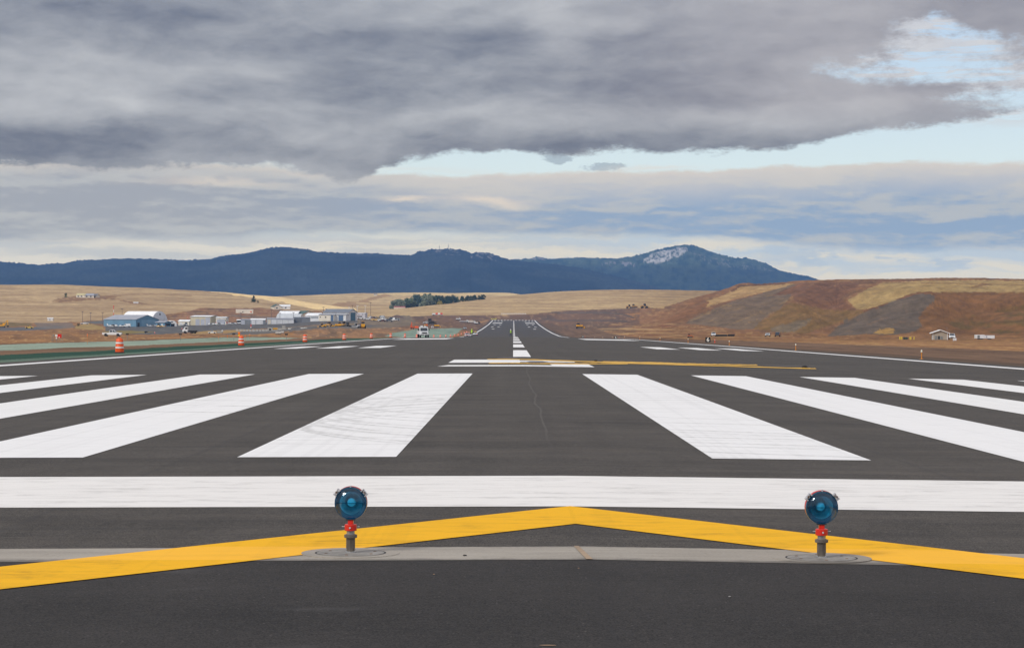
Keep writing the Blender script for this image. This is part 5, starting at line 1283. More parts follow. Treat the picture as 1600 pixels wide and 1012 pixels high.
building('row_hangar', 'pale grey hangar with white roof, second in the grey hangar row', 'hangar', 403.5, 1370, 9.0, 9, 2.9, .8, R(4), W_GR, R_WH, [('hangar_door', 'f', -3.9, -1.6, 0, 2.6, D_WH), ('hangar_door', 'f', -1.1, 3.0, 0, 2.7, D_WH), ('hangar_door', 'f', 3.4, 4.3, 0, 2.6, W_DG)], .2, 'grey row hangars')
building('row_hangar', 'long pale grey row hangar with a cream end and four doors', 'hangar', 438, 1365, 16.5, 9, 3.1, .6, R(9), W_GR, R_GR,
         [('hangar_door', 'f', -8.0, -6.2, 0, 2.9, W_CR)]+[('hangar_door', 'f', -5.8+3.5*k, -2.5+3.5*k, 0, 2.7, D_WH) for k in range(4)], .2, 'grey row hangars')
building('row_hangar', 'dark grey hangar at the right end of the grey hangar row', 'hangar', 471.5, 1370, 10.5, 8, 3.0, .5, R(6), W_DG, R_DK, [('hangar_door', 'f', -4.6, 0, 0, 2.5, ribbed('door_darkgrey', (110, 114, 120)))], .2, 'grey row hangars')
arch('quonset_hut', 'silver corrugated rounded hut behind the grey row hangars', 453.5, 1500, 17, 6, 5.4, R(-8), ribbed('corrugated_silver', (188, 192, 196), .5), W_CR, .8)
building('hangar', 'silver hangar with a pale ridge roof above the rounded hut', 'hangar', 453, 1560, 14, 9, 4.6, 1.8, R(-10), W_GR, R_WH, [('window', 'f', -2, 2, 2, 3, M_WIN)])
building('house', 'cream farmhouse with a dark green roof edge on the hillside', 'house', 431.5, 2050, 11, 8, 2.6, 2.2, R(-70), W_CR, R_GN, [('window', 'r', -1.5, 0, 1, 2, M_WIN)])
building('house', 'long white house beside the cream farmhouse on the hillside', 'house', 443.5, 2100, 12, 7, 2.8, 1.4, R(5), W_WH, R_WH, [('window', 'f', -3, -1.5, 1, 2, M_WIN), ('window', 'f', 1, 2.5, 1, 2, M_WIN)])
building('long_trailer', 'long cream trailer on the brown bank above the tan hangar', 'trailer', 382, 1760, 13.8, 4, 2.9, .3, R(3), W_CR, W_CR, [('window', 'f', -1.6, -.9, 1.0, 1.7, M_WIN)], .1)
building('barn', 'cream barn with a dark green roof and green side door', 'barn', 476.5, 1560, 13, 12.5, 3.4, 3.0, R(-62), W_CR, R_GN, [('barn_door', 'r', .8, 5.8, 0, 4.1, ribbed('door_green', (112, 148, 118))), ('window', 'r', -1.2, .4, 3.6, 4.5, M_WIN), ('window', 'f', -3, -1, 1, 2, M_WIN)], .5)
building('hangar', 'bright white hangar with open bays right of the green roofed barn', 'hangar', 492, 1430, 9.4, 10, 3.9, 1.6, R(-16), W_WH, R_WH, [('hangar_door', 'f', -4.3, -1.4, 0, 3.2, D_WH), ('bay_opening', 'f', -.8, 4.2, 2.2, 3.2, ribbed('bay_grey', (140, 146, 156))), ('hangar_door', 'f', -.5, 4.2, 0, 1.9, D_WH)])
building('hangar', 'cream lean-to hangar with one blue door in front of the large white hangar', 'hangar', 512.5, 1400, 10.0, 8, 4.2, .6, R(-10), W_CR, R_GR, [('window', 'f', -4.3, -3.7, 2.4, 3.1, M_WIN), ('window', 'f', -.9, -.2, 2.4, 3.1, M_WIN), ('blue_door', 'f', 2.8, 4.7, 0, 4.0, D_BL)], .3)
building('hangar', 'large white hangar with grey roof and blue doors', 'hangar', 531.5, 1432, 18.5, 13, 5.6, 2.2, R(-22), W_WH, R_DK, [('blue_door', 'r', -3.4, 3.6, 0, 5.6, D_TEAL), ('roof_vent', 'f', -7, -6.8, 5.0, 5.3, D_WH)], .4)
building('hangar', 'low white annex with a square blue door between the two large hangars', 'hangar', 532.0, 1400, 8.8, 6, 4.1, .6, R(-12), W_WH, R_GR, [('blue_door', 'f', -.4, 2.7, 0, 3.8, D_BL)], .3)
building('office_building', 'pale flat-roofed office with a dark stair, below the far street lamps', 'office', 563.5, 1580, 8.2, 8, 4.2, .25, R(-8), ribbed('office_wall', (196, 194, 200)), R_WH, [('window', 'f', -3.2, -2.6, 3.1, 3.5, M_WIN), ('window', 'f', -.8, -.2, 3.1, 3.5, M_WIN), ('window', 'f', 2.0, 2.6, 3.1, 3.5, M_WIN), ('stair', 'f', -1.6, 1.9, 1.3, 2.3, mat('stair_brown', (96, 72, 66), .7))], .15)
building('terminal', 'pale low terminal with roof boxes behind the large white hangar', 'building', 521, 2150, 15, 8, 2.6, .3, R(-6), W_CR, R_WH, [('entrance', 'f', 3, 5.5, .4, 1.8, M_WIN)])
bx, by, bz = at(520, 2152)
building('farm_building', 'red roofed long barn at the foot of the left trees', 'barn', 624.3, 2925, 15, 7, 1.8, 1.4, 0, W_CR, mat('roof_red', (158, 98, 92), .7))
building('farmhouse', 'low pale farmhouse group on the left ridge', 'house', 127.5, 2185, 9, 7, 2.6, 1.6, R(-12), W_CR, mat('roof_straw', (196, 186, 140), .7), [('window', 'f', -3, -1.5, .8, 2, M_WIN), ('window', 'f', .5, 2, .8, 2, M_WIN)])
building('farmhouse', 'grey roofed pale house in the middle of the left ridge farm', 'house', 139, 2185, 9.5, 7, 2.4, 1.9, R(8), W_CR, R_GR, [('window', 'f', -3, -1.5, .8, 2, M_WIN), ('window', 'f', 1, 2.5, .8, 2, M_WIN)])
building('farmhouse', 'small pale shed at the right end of the left ridge farm', 'shed', 150, 2190, 5, 5, 2.4, 1.4, R(-30), W_CR, R_DK, [('door', 'f', -1, 1, 0, 1.9, M_WIN)])
building('farmhouse', 'tiny dark roofed house on the far stubble ridge above the white hangar', 'house', 586.5, 3950, 5, 4, 2, 1, 0, W_CR, R_DK)
building('shed', 'small white box shed on the hill foot at the far left', 'shed', 78.8, 1640, 4.0, 3, 2.0, .4, 0, W_WH, R_WH, [('door', 'f', -.6, .3, 0, 1.7, D_GR)])
building('shed', 'tiny pale hut on the slope above the white arched hangar', 'shed', 212, 2050, 4.4, 3, .9, .4, R(10), W_WH, R_WH)
building('utility_shed', 'tan block shed with white roof on the right grassland', 'shed', 1468, 615, 4.8, 4.2, 2.15, .72, R(-97), ribbed('block_wall', (166, 154, 138), .35, 2), mat('white_sheet_roof', (236, 238, 240), .5, 0, .04),
         [('electric_box', 'r', -1.5, -.75, .2, 1.35, M_GREYP), ('dark_panel', 'r', -.6, -.05, .35, 1.3, M_WIN), ('electric_box', 'r', .1, .75, .3, 1.2, M_GREYP), ('corner_trim', 'r', -2.09, -1.92, 0, 2.1, D_WH), ('corner_trim', 'r', 1.92, 2.09, 0, 2.1, D_WH)], .55)
# turn the shed so that its gable faces the camera
sh = [o for o in bpy.data.objects if o.name.startswith('utility_shed')][0]
# white trailer, right
x, y, z = at(1538.3, 640)
t = thing('box_trailer', 'long low white trailer at the foot of the right hill', 'trailer', (x, y, z-.1), R(4))
MB().box(-2.75, -.2, -1, 1, .35, 1.45).build('box', PW, t, bevel=.05); MB().box(-.2, 2.75, -1, 1, .35, 1.28).build('box', PW, t, bevel=.05)
MB().box(-2.4, -1.7, -1.02, -1.003, .45, 1.3).build('door', M_GREYP, t); MB().box(.1, .5, -1.02, -1.003, .5, 1.2).build('window', D_GR, t)
for sx in (-1.6, -.9, 1.4): wheel(t, sx, -.8, .3, .2, 1); wheel(t, sx, .8, .3, .2, -1)
# yellow bollards and dark box near it
bo0 = thing('bollard', '', 'bollard', group='yellow bollards left of the tan shed')
MB().lathe([(.10, 0), (.10, .72), (.07, .78), (0, .79)], 12).build('post', mat('bollard_yellow', (232, 206, 30), .5), bo0, True)
for i, px in enumerate((1405.8, 1407.8, 1409.3, 1421.8, 1423.4, 1428.2)):
    o = bo0 if i == 0 else dup(bo0, (0, 0, 0)); o.location = at(px, 640+(i % 2)*3); o['category'] = 'bollard'
    o['label'] = ['leftmost yellow bollard beside the dark box', 'second yellow bollard from the left', 'yellow bollard touching the left side of the dark box', 'yellow bollard just right of the dark box', 'fifth yellow bollard from the left', 'rightmost yellow bollard, nearest the tan shed'][i]
x, y, z = at(1414.8, 641); t = thing('transformer_box', 'dark green box between the yellow bollards', 'electrical box', (x, y, z))
MB().box(-.6, .6, -.4, .4, .05, .72).build('cabinet', mat('cabinet_green', (56, 66, 56), .6), t, bevel=.03); MB().box(-.65, .65, -.45, .45, 0, .05).build('plinth', M_CON, t); MB().box(-.1, .1, -.42, -.405, .3, .4).build('handle', M_GREYP, t)
x, y, z = at(1491.7, 470); t = thing('notice_board', 'small white board standing in the grass below the tan shed', 'board', (x, y, z))
MB().box(-.38, .38, -.02, .02, .25, .78).build('panel', D_WH, t); MB().box(-.33, -.28, -.02, .02, 0, .25).build('leg', M_GREYP, t); MB().box(.28, .33, -.02, .02, 0, .25).build('leg', M_GREYP, t)
x, y, z = at(1479.7, 640); t = thing('antenna_mast', 'thin mast standing behind the tan shed', 'mast', (x, y, z)); MB().tube((0, 0, 0), (0, 0, 3.8), .035, .02).build('pole', M_GREYP, t); MB().box(-.15, .15, -.02, .02, 3.3, 3.36).build('crossbar', M_GREYP, t)

# ------------------------------------------------------------------ aircraft
def aircraft(label, px, d, rz, m, m2, s=1.0, high=True):
    x, y, z = at(px, d); t = thing('light_aircraft', label, 'aircraft', (x, y, z), rz, 'light aircraft on the apron'); t.scale = (s, s, s)
    pr = [(0.0, 3.7), (.30, 3.5), (.45, 2.9), (.60, 2.0), (.62, .8), (.55, -.4), (.34, -1.8), (.18, -3.2), (.08, -3.9), (0, -3.95)]
    M_ = Matrix.Translation((0, 0, 1.25)) @ Matrix.Rotation(R(90), 4, 'Y')
    MB().lathe(pr, 16, M_ @ Matrix.Diagonal((1.05, .92, 1, 1))).build('fuselage', m, t, True)
    zw = 1.95 if high else .95
    w = MB(); w.add([(1.7, 0, zw), (.1, 0, zw), (.5, 5.3, zw+.12), (1.4, 5.3, zw+.12), (1.7, 0, zw+.18), (.1, 0, zw+.10), (.5, 5.3, zw+.18), (1.4, 5.3, zw+.22)], [(0, 1, 2, 3), (7, 6, 5, 4), (0, 4, 5, 1), (1, 5, 6, 2), (2, 6, 7, 3), (3, 7, 4, 0)]); w.build('wing', m, t)
    w = MB(); w.add([(1.7, 0, zw), (.1, 0, zw), (.5, -5.3, zw+.12), (1.4, -5.3, zw+.12), (1.7, 0, zw+.18), (.1, 0, zw+.10), (.5, -5.3, zw+.18), (1.4, -5.3, zw+.22)], [(0, 1, 2, 3), (7, 6, 5, 4), (0, 4, 5, 1), (1, 5, 6, 2), (2, 6, 7, 3), (3, 7, 4, 0)]); w.build('wing', m, t)
    MB().prism([(-3.0, 1.3), (-3.9, 1.3), (-4.3, 2.7), (-3.75, 2.7)], -.05, .05).build('tail_fin', m2, t)
    MB().box(-4.0, -3.2, -1.6, 1.6, 1.32, 1.40).build('tailplane', m, t)
    MB().prism([(1.5, 1.45), (1.1, 1.92), (.0, 1.98), (-.8, 1.7), (-.6, 1.45)], -.60, .60).build('cabin_glass', M_GLASSD, t)
    MB().lathe([(0, 4.0), (.12, 3.9), (.18, 3.66)], 12, M_).build('spinner', m2, t, True)
    MB().box(3.72, 3.78, -.08, .08, .30, 2.2).build('propeller', M_TRIM, t)
    for (wx, wy) in ((2.6, 0), (.5, 1.2), (.5, -1.2)):
        lg = MB(); lg.tube((wx, wy*.4, .95), (wx, wy, .25), .05, n=6); l_ = lg.build('landing_gear', m, t)
        MB().lathe([(.2, -.07), (.22, 0), (.2, .07)], 12, Matrix.Translation((wx, wy, .22)) @ Matrix.Rotation(R(90), 4, 'X')).build('wheel', M_TYRE, l_, True)
    return t
PR = paintm('red', (170, 40, 36)); PY = paintm('cream', (214, 176, 108)); PM = paintm('maroon', (92, 52, 50)); PB = paintm('bluegrey', (110, 132, 158))
aircraft('white light aircraft at the left end of the blue hangar', 176, 1330, R(-20), PW, PW, .95)
aircraft('white low aircraft behind the pickup, facing right', 192.5, 1345, R(155), PW, PW, .85, False)
aircraft('white jet-like aircraft in front of the middle of the blue hangar', 237.5, 1360, R(20), PW, PW, .80)
aircraft('dark red and cream light aircraft in front of the blue annex', 251.5, 1285, R(165), PY, PM, .80, False)
aircraft('white light aircraft by the left wall of the tan hangar', 287.5, 1365, R(40), PW, PW, .75)
aircraft('white light aircraft on the apron before the tan hangar', 331, 1380, R(150), PW, PR, .85)
aircraft('white light aircraft before the cream garage', 343, 1375, R(185), PW, PB, .85)
aircraft('white light aircraft right of the cream garage', 362.5, 1375, R(10), PW, PR, .85)
vehicle('white business van in front of the blue hangar wall', 'van', 'van', PW, 198, 1375, R(180))

# ------------------------------------------------------------------ light poles, windsock
def pole(px, d, h, lab, white=False, head='lamp'):
    x, y, z = at(px, d); t = thing('light_pole', lab, 'light pole', (x, y, z), 0, 'tall poles round the airport yard')
    m = M_RW if white else mat('pole_grey', (104, 92, 92), .6)
    MB().tube((0, 0, 0), (0, 0, h), .16, .10, 8).build('pole', m, t)
    MB().box(-.75, .75, -.2, .2, h, h+.35).build('lamp_head', m if head == 'lamp' else M_RW, t)
    return t
POLES = [(128.8, 1500, 8.6, 'dark light pole farthest left of the blue hangar'), (141.5, 1500, 7.8, 'second dark light pole left of the blue hangar'), (160.3, 1480, 8.2, 'dark light pole just left of the blue hangar'), (190.7, 1540, 10.5, 'dark light pole rising behind the blue hangar roof'),
         (376.5, 1460, 6.5, 'light pole behind the white kiosk'), (424, 1470, 8.5, 'light pole left of the silver rounded hut'), (437.3, 1480, 5.6, 'short light pole at the left end of the silver rounded hut'), (458.5, 1480, 5.8, 'light pole in front of the silver rounded hut'),
         (505.3, 1600, 8.2, 'leftmost thin pole behind the large white hangar'), (509.5, 1600, 7.0, 'second thin pole behind the large white hangar'), (516.6, 1600, 6.6, 'third thin pole behind the large white hangar'),
         (545.3, 1620, 8.0, 'white topped lamp pole above the right end of the large white hangar'), (550.5, 1650, 9.3, 'grey pole right of the large white hangar'), (558.3, 1620, 9.0, 'lamp pole above the left part of the pale office'), (570.5, 1620, 9.3, 'lamp pole above the right end of the pale office'), (579, 1700, 11.5, 'tall faint pole right of the pale office')]
for px, d, h, lab in POLES: pole(px, d, h, lab, px in (545.3, 558.3, 570.5))
x, y, z = at(177.4, 1465); t = thing('beacon_mast', 'red and white banded mast behind the blue hangar', 'mast', (x, y, z))
for k in range(6): MB().tube((0, 0, 12.6/6*k), (0, 0, 12.6/6*(k+1)), .17, .17, 8).build('mast_section', (M_RW, M_CONE)[k % 2] if k > 2 else (M_RW, M_GREYP)[k % 2], t)
MB().lathe([(.3, 12.6), (.3, 13.1), (0, 13.3)], 10).build('lamp', M_CONE, t)
x, y, z = at(392.3, 1450); t = thing('windsock', 'orange windsock ball on a thin dark pole', 'windsock', (x, y, z))
MB().tube((0, 0, 0), (0, 0, 7.0), .09, .07, 8).build('pole', M_TRIM, t)
MB().lathe([(0, -.5), (.4, -.42), (.55, 0), (.42, .4), (0, .55)], 14, Matrix.Translation((-.1, 0, 7.3))).build('sock', mat('windsock_orange', (240, 92, 36), .6), t, True)
x, y, z = at(392.2, 1075); t = thing('warning_post', 'red and white banded post standing at the edge of the apron', 'post', (x, y, z))
for k in range(4): MB().lathe([(.22, k*.65), (.18, k*.65+.32), (.22, k*.65+.65)], 10).build('post_section', (M_TRIM, M_RW, M_CONE, M_CONE)[k], t, True)

# ------------------------------------------------------------------ yard: pipes, blocks, machines
M_CB = mat('precast_concrete', (168, 164, 158), .8, 0, .12, 1); M_PWH = mat('white_pipe', (206, 206, 202), .6)
def cbarrier(px, d, L, h, w, lab, cat, name, m=M_CB, rz=0, group=None):
    x, y, z = at(px, d); t = thing(name, lab, cat, (x, y, z), rz, group)
    MB().prism([(-w/2, 0), (-w/2, h*.3), (-w*.22, h*.55), (-w*.2, h), (w*.2, h), (w*.22, h*.55), (w/2, h*.3), (w/2, 0)], -L/2, L/2, axis='x').build('block', m, t)
    return t
names = ['leftmost', 'second', 'third', 'fourth', 'fifth', 'sixth', 'seventh', 'eighth', 'ninth', 'rightmost']
for k in range(10):
    cbarrier(370.5+k*5.1, 960-6*k, 1.12, .95, .6, '%s concrete barrier block in the pale row before the apron' % names[k], 'barrier', 'concrete_barrier', rz=R(6), group='row of concrete barrier blocks')
def block(name, lab, cat, px, d, sx, sy, sz, m=M_CB, extra=None, rz=0):
    x, y, z = at(px, d); t = thing(name, lab, cat, (x, y, z), rz)
    MB().box(-sx/2, sx/2, -sy/2, sy/2, 0, sz).build('box', m, t, bevel=.05)
    if extra: extra(t)
    return t
block('precast_vault', 'large pale precast concrete vault at the right end of the barrier row', 'concrete vault', 422.5, 905, 2.2, 2, 1.6, extra=lambda t: MB().box(-.4, .4, -.06+-1, -.95, .4, 1.1).build('opening', M_DARK, t))
def step(t):
    MB().box(1.0, 2.2, -.9, .9, 1.0, 2.3).build('upper_block', M_CB, t, bevel=.04)
block('precast_vault', 'L-shaped pale concrete block stack right of the yellow bucket', 'concrete blocks', 440.5, 895, 3.4, 1.8, 1.1, extra=lambda t: MB().box(.1, 1.5, -.85, .85, 1.1, 2.1).build('upper_block', M_CB, t, bevel=.04))
x, y, z = at(430.5, 900); t = thing('yellow_bucket', 'yellow machine bucket between the pale concrete blocks', 'bucket', (x, y, z+.55))
MB().prism([(-.45, .35), (-.5, .7), (.4, .8), (.5, .3), (.1, 0), (-.3, .05)], -1.0, 1.0, axis='x').build('shell', mat('machine_yellow', (226, 164, 36), .5), t); MB().box(-1.0, 1.0, -.3, .3, -.55, 0.02).build('support', M_CB, t)
for k in range(6):
    cbarrier(452.5+k*5, 985-5*k, 1.4, .5, .5, '%s low white block in the row right of the stacked vaults' % names[k], 'barrier', 'white_barrier', M_PWH, R(5), 'row of low white blocks')
for k, (px, dd) in enumerate(((432.8, 640), (437.2, 640), (441.6, 640))):
    x, y, z = at(px, dd); t = thing('concrete_pipe', ['left', 'middle', 'right'][k]+' length of the pale concrete culvert pipe on the brown grass', 'pipe', (x, y, z+.42), R(-4))
    M_ = Matrix.Rotation(R(90), 4, 'Y'); MB().lathe([(.30, -.41), (.42, -.41), (.42, .41), (.30, .41), (.30, -.41)], 20, M_, cap=False).build('pipe_wall', M_CB, t, True)
x, y, z = at(463, 840); t = thing('gravel_heap', 'low dark grey gravel heap behind the earth mound', 'gravel heap', (x, y, z-.1)); MB().lathe([(2.6, 0), (1.8, .45), (.9, .8), (.3, .95), (0, .98)], 20).build('heap', mat('gravel', (94, 92, 92), .95, 0, .2, 2, bump=.5), t, True)
# black pipe stacks near the 6 sign
M_BP = mat('black_pipe', (40, 36, 34), .6)
for k, (px, L) in enumerate(((1127, 5.0), (1142.7, 3.2))):
    x, y, z = at(px, 900); t = thing('pipe_stack', ['long', 'short'][k]+' stack of black pipes lying in the right grassland', 'pipe stack', (x, y, z-.05), R(-3), 'stacks of black pipes')
    for r_ in range(3):
        for c_ in range(3-r_//2):
            MB().tube((-L/2+rng.uniform(0, .4), c_*.32, .17+r_*.29), (L/2-rng.uniform(0, .4), c_*.32, .17+r_*.29), .16, n=10).build('pipe', M_BP, t, True)
MY = mat('machine_yellow', (226, 164, 36), .5); MTAN = mat('machine_tan', (186, 144, 84), .6)
def tracks(t, L=3.6, W=2.4, h=.85):
    for s in (-1, 1):
        tr = MB().prism([(-L/2, h*.5), (-L/2+.3, h), (L/2-.3, h), (L/2, h*.5), (L/2-.35, 0), (-L/2+.35, 0)], *sorted((s*(W/2), s*(W/2-.5)))).build('track', M_TRIM, t, bevel=.04)
        for k in range(4): MB().lathe([(.25, -.02), (.25, .02)], 12, Matrix.Translation((-L/2+.6+k*(L-1.2)/3, s*(W/2+.02), .38)) @ Matrix.Rotation(R(90), 4, 'X')).build('track_roller', M_RIM, tr)
def excavator(lab, px, d, rz, m=MY, s=1.0):
    x, y, z = at(px, d); t = thing('excavator', lab, 'excavator', (x, y, z), rz); t.scale = (s, s, s)
    tracks(t)
    MB().box(-2.0, 1.4, -1.2, 1.2, 1.0, 1.9).build('engine_deck', m, t, bevel=.06)
    cb = MB().box(.1, 1.4, .1, 1.15, 1.9, 3.0, tx=.08, ty=.05).build('cab', m, t, bevel=.04); MB().box(1.33, 1.40, .22, 1.03, 2.1, 2.85).build('cab_glass', M_GLASSD, cb); MB().box(.25, 1.2, 1.10, 1.16, 2.1, 2.8).build('cab_glass', M_GLASSD, cb)
    MB().prism([(1.0, 1.6), (2.6, 4.6), (3.6, 4.9), (3.6, 4.55), (2.9, 4.2), (1.6, 1.5)], -.25, .2).build('boom', m, t)
    MB().prism([(3.2, 5.1), (3.9, 4.9), (4.0, 1.6), (3.75, 1.5)], -.2, .15).build('stick', m, t)
    MB().prism([(3.6, 1.6), (4.3, 1.5), (4.2, .5), (3.6, .3), (3.0, .7), (3.3, 1.1)], -.5, .45).build('bucket', M_TRIM, t)
    return t
excavator('yellow excavator with raised dark arm at the far left edge', 3.5, 1250, R(0), s=.85)
def loader(lab, px, d, rz, m=MY, s=1.0, cat='wheel loader', name='wheel_loader'):
    x, y, z = at(px, d); t = thing(name, lab, cat, (x, y, z), rz); t.scale = (s, s, s)
    MB().prism([(-2.8, .9), (-2.8, 2.0), (-.6, 2.1), (-.4, 1.5), (1.4, 1.4), (1.5, .8)], -.85, .85).build('engine_body', m, t, bevel=.06)
    cb = MB().box(-.7, .8, -.75, .75, 1.5, 3.1, tx=.1, ty=.06).build('cab', M_GLASSD, t, bevel=.03); MB().box(-.8, .9, -.82, .82, 3.1, 3.22).build('cab_roof', m, cb)
    MB().prism([(.9, 1.5), (3.0, .9), (3.1, .65), (.9, 1.2)], -.55, -.35).build('lift_arm', m, t); MB().prism([(.9, 1.5), (3.0, .9), (3.1, .65), (.9, 1.2)], .35, .55).build('lift_arm', m, t)
    MB().prism([(3.0, 1.1), (3.9, .15), (2.9, .1), (2.6, .6)], -1.25, 1.25).build('bucket', m, t)
    for wx in (1.3, -1.7):
        for s_ in (-1, 1): wheel(t, wx, s_*1.0, .75, .5, -s_)
    return t
def dozer(lab, px, d, rz, m=MY, s=1.0):
    x, y, z = at(px, d); t = thing('bulldozer', lab, 'bulldozer', (x, y, z), rz); t.scale = (s, s, s)
    tracks(t, 3.4, 2.3, 1.0)
    MB().box(-.2, 1.7, -.6, .6, .9, 1.9).build('engine_hood', m, t, bevel=.05); MB().box(-1.6, -.1, -.75, .75, 1.0, 2.0).build('seat_deck', m, t, bevel=.04)
    cb = MB().box(-1.4, -.1, -.7, .7, 2.0, 2.95, ty=.05).build('cab', M_GLASSD, t); MB().box(-1.55, .05, -.8, .8, 2.95, 3.05).build('cab_roof', m, cb)
    MB().prism([(2.1, .1), (2.3, .6), (2.15, 1.25), (2.35, 1.25), (2.5, .6), (2.35, .05)], -1.6, 1.6).build('blade', m, t)
    return t
def roller(lab, px, d, rz, m=MY, s=1.0):
    x, y, z = at(px, d); t = thing('road_roller', lab, 'road roller', (x, y, z), rz); t.scale = (s, s, s)
    MB().prism([(-2.4, .8), (-2.4, 1.6), (-.5, 1.7), (.1, 1.3), (.1, .7)], -.7, .7).build('engine_body', m, t, bevel=.05)
    MB().box(-.4, .7, -.7, .7, 1.4, 2.6, tx=.06).build('cab', M_GLASSD, t); MB().box(-.5, .8, -.78, .78, 2.6, 2.7).build('cab_roof', m, t)
    MB().lathe([(.68, -.95), (.7, -.9), (.7, .9), (.68, .95)], 24, Matrix.Translation((1.6, 0, .7)) @ Matrix.Rotation(R(90), 4, 'X')).build('drum', M_RIM, t, True)
    MB().box(.7, 2.4, -1.08, -.97, .6, .85).build('drum_frame', m, t); MB().box(.7, 2.4, .97, 1.08, .6, .85).build('drum_frame', m, t)
    for s_ in (-1, 1): wheel(t, -1.5, s_*.8, .65, .4, -s_)
    return t
G = 'machines parked beyond the earth mound'
for fn, lab, px, dd, rz, m, s in ((loader, 'yellow wheel loader farthest left in the machine yard, bucket left', 503.5, 960, R(175), MY, .62), (dozer, 'tan bulldozer behind the leftmost yellow loader', 512.5, 1000, R(150), MTAN, .8),
        (roller, 'small yellow road roller, third machine from the left', 518.0, 985, R(190), MY, .6), (dozer, 'yellow bulldozer in the middle of the left machine group', 528.5, 975, R(185), MY, .85), (dozer, 'tan bulldozer right of the yellow bulldozer', 536.0, 990, R(120), MTAN, .9),
        (loader, 'dark wheeled loader with white parts in the machine yard', 543.2, 985, R(70), mat('machine_dark', (84, 78, 74), .6), .75), (roller, 'white and tan road roller in front of the parked cars', 556.6, 940, R(200), PW, .75),
        (loader, 'yellow wheel loader seen from behind, rightmost of the machines', 567.2, 930, R(95), MY, .95)):
    o = fn(lab, px, dd, rz, m, s); o['group'] = G
excavator('dark grey excavator arm between the white roller and the yellow loader', 562, 975, R(80), mat('machine_slate', (96, 92, 104), .6), .62)
excavator('orange and grey excavator working left of the white truck', 644, 1150, R(100), mat('machine_orange', (206, 92, 52), .6), .75)
# orange board by it
x, y, z = at(651, 1120); t = thing('road_sign', 'orange rectangular road work sign on legs above the white truck', 'sign', (x, y, z))
MB().box(-.95, .95, -.03, .03, 1.6, 2.5).build('panel', mat('sign_orange', (250, 96, 40), .5), t); MB().box(-.5, -.42, -.03, .03, 0, 1.6).build('leg', M_TRIM, t); MB().box(.42, .5, -.03, .03, 0, 1.6).build('leg', M_TRIM, t)
dozer('dark grey bulldozer behind the white truck on the far earthworks', 673.5, 1500, R(30), mat('machine_dark', (84, 78, 74), .6), 1.3)
dozer('yellow bulldozer on the far earthworks right of the white truck', 682.5, 1400, R(0), MY, .95)
vehicle('white pickup on the far earthworks just above the white truck', 'pickup truck', 'pickup', PW, 667, 1500, R(200))
vehicle('small grey car on the far earthworks, alone between drums and white trailers', 'car', 'suv', paintm('silver', (170, 174, 178)), 726.5, 1500, R(-80))
block('white_container', 'small white box left of the yellow bulldozer on the earthworks', 'container', 675.5, 1350, 1.4, 1.2, 1.0, PW, lambda t: MB().box(-.3, .3, -.66, -.61, .2, .8).build('door', M_GREYP, t))
# far trailers and signs by the runway end
def lorry(lab, px, d, L, h, m, rz=0, cabm=PW, z0=.9, cat='lorry'):
    x, y, z = at(px, d); t = thing('lorry', lab, cat, (x, y, z), rz)
    MB().box(-L/2, L/2-2.2, -1.2, 1.2, z0, z0+h).build('cargo_box', m, t, bevel=.04)
    cb = MB().prism([(L/2-2.0, .6), (L/2-2.0, 2.6), (L/2-1.0, 2.6), (L/2-.3, 1.6), (L/2, 1.5), (L/2, .6)], -1.1, 1.1).build('cab', cabm, t, bevel=.05)
    MB().box(L/2-1.9, L/2-1.1, -1.115, -1.10, 1.6, 2.3).build('side_window', M_GLASSD, t); MB().box(L/2-1.9, L/2-1.1, 1.10, 1.115, 1.6, 2.3).build('side_window', M_GLASSD, t)
    MB().box(-L/2, L/2-2.0, -.4, .4, .6, .9).build('chassis', M_TRIM, t)
    for wx in (-L/2+1, -L/2+2.1, L/2-1):
        for s_ in (-1, 1): wheel(t, wx, s_*1.0, .5, .3, -s_)
    return t
lorry('white tanker lorry with red panels on the field edge', 683.5, 2330, 11.5, 1.6, PW, R(4))
x, y, z = at(686, 2322); t = thing('banner', 'red and white banner board beside the white tanker lorry', 'banner', (x, y, z))
for k, (a, mm) in enumerate(((-3.8, M_CONE), (-1.4, M_RW), (1.2, M_CONE))): MB().box(a, a+2.5, -.05, .05, 1.6, 3.2).build('panel', mm, t)
MB().box(-3.5, -3.3, -.05, .05, 0, 1.6).build('leg', M_TRIM, t); MB().box(3.2, 3.4, -.05, .05, 0, 1.6).build('leg', M_TRIM, t)
lorry('white box lorry, left one of the vehicles by the far runway end', 716, 2050, 4.5, .9, PW)
lorry('long white flatbed lorry, middle one by the far runway end', 725, 1980, 8.5, .5, PW)
lorry('white lorry with a pale tank by the far runway end', 737, 2010, 7.5, 1.9, mat('tank_pale', (206, 196, 184), .5))
lorry('dark cabbed white lorry, rightmost by the far runway end', 746, 2000, 5.5, .9, PW, 0, mat('machine_dark', (84, 78, 74), .6))
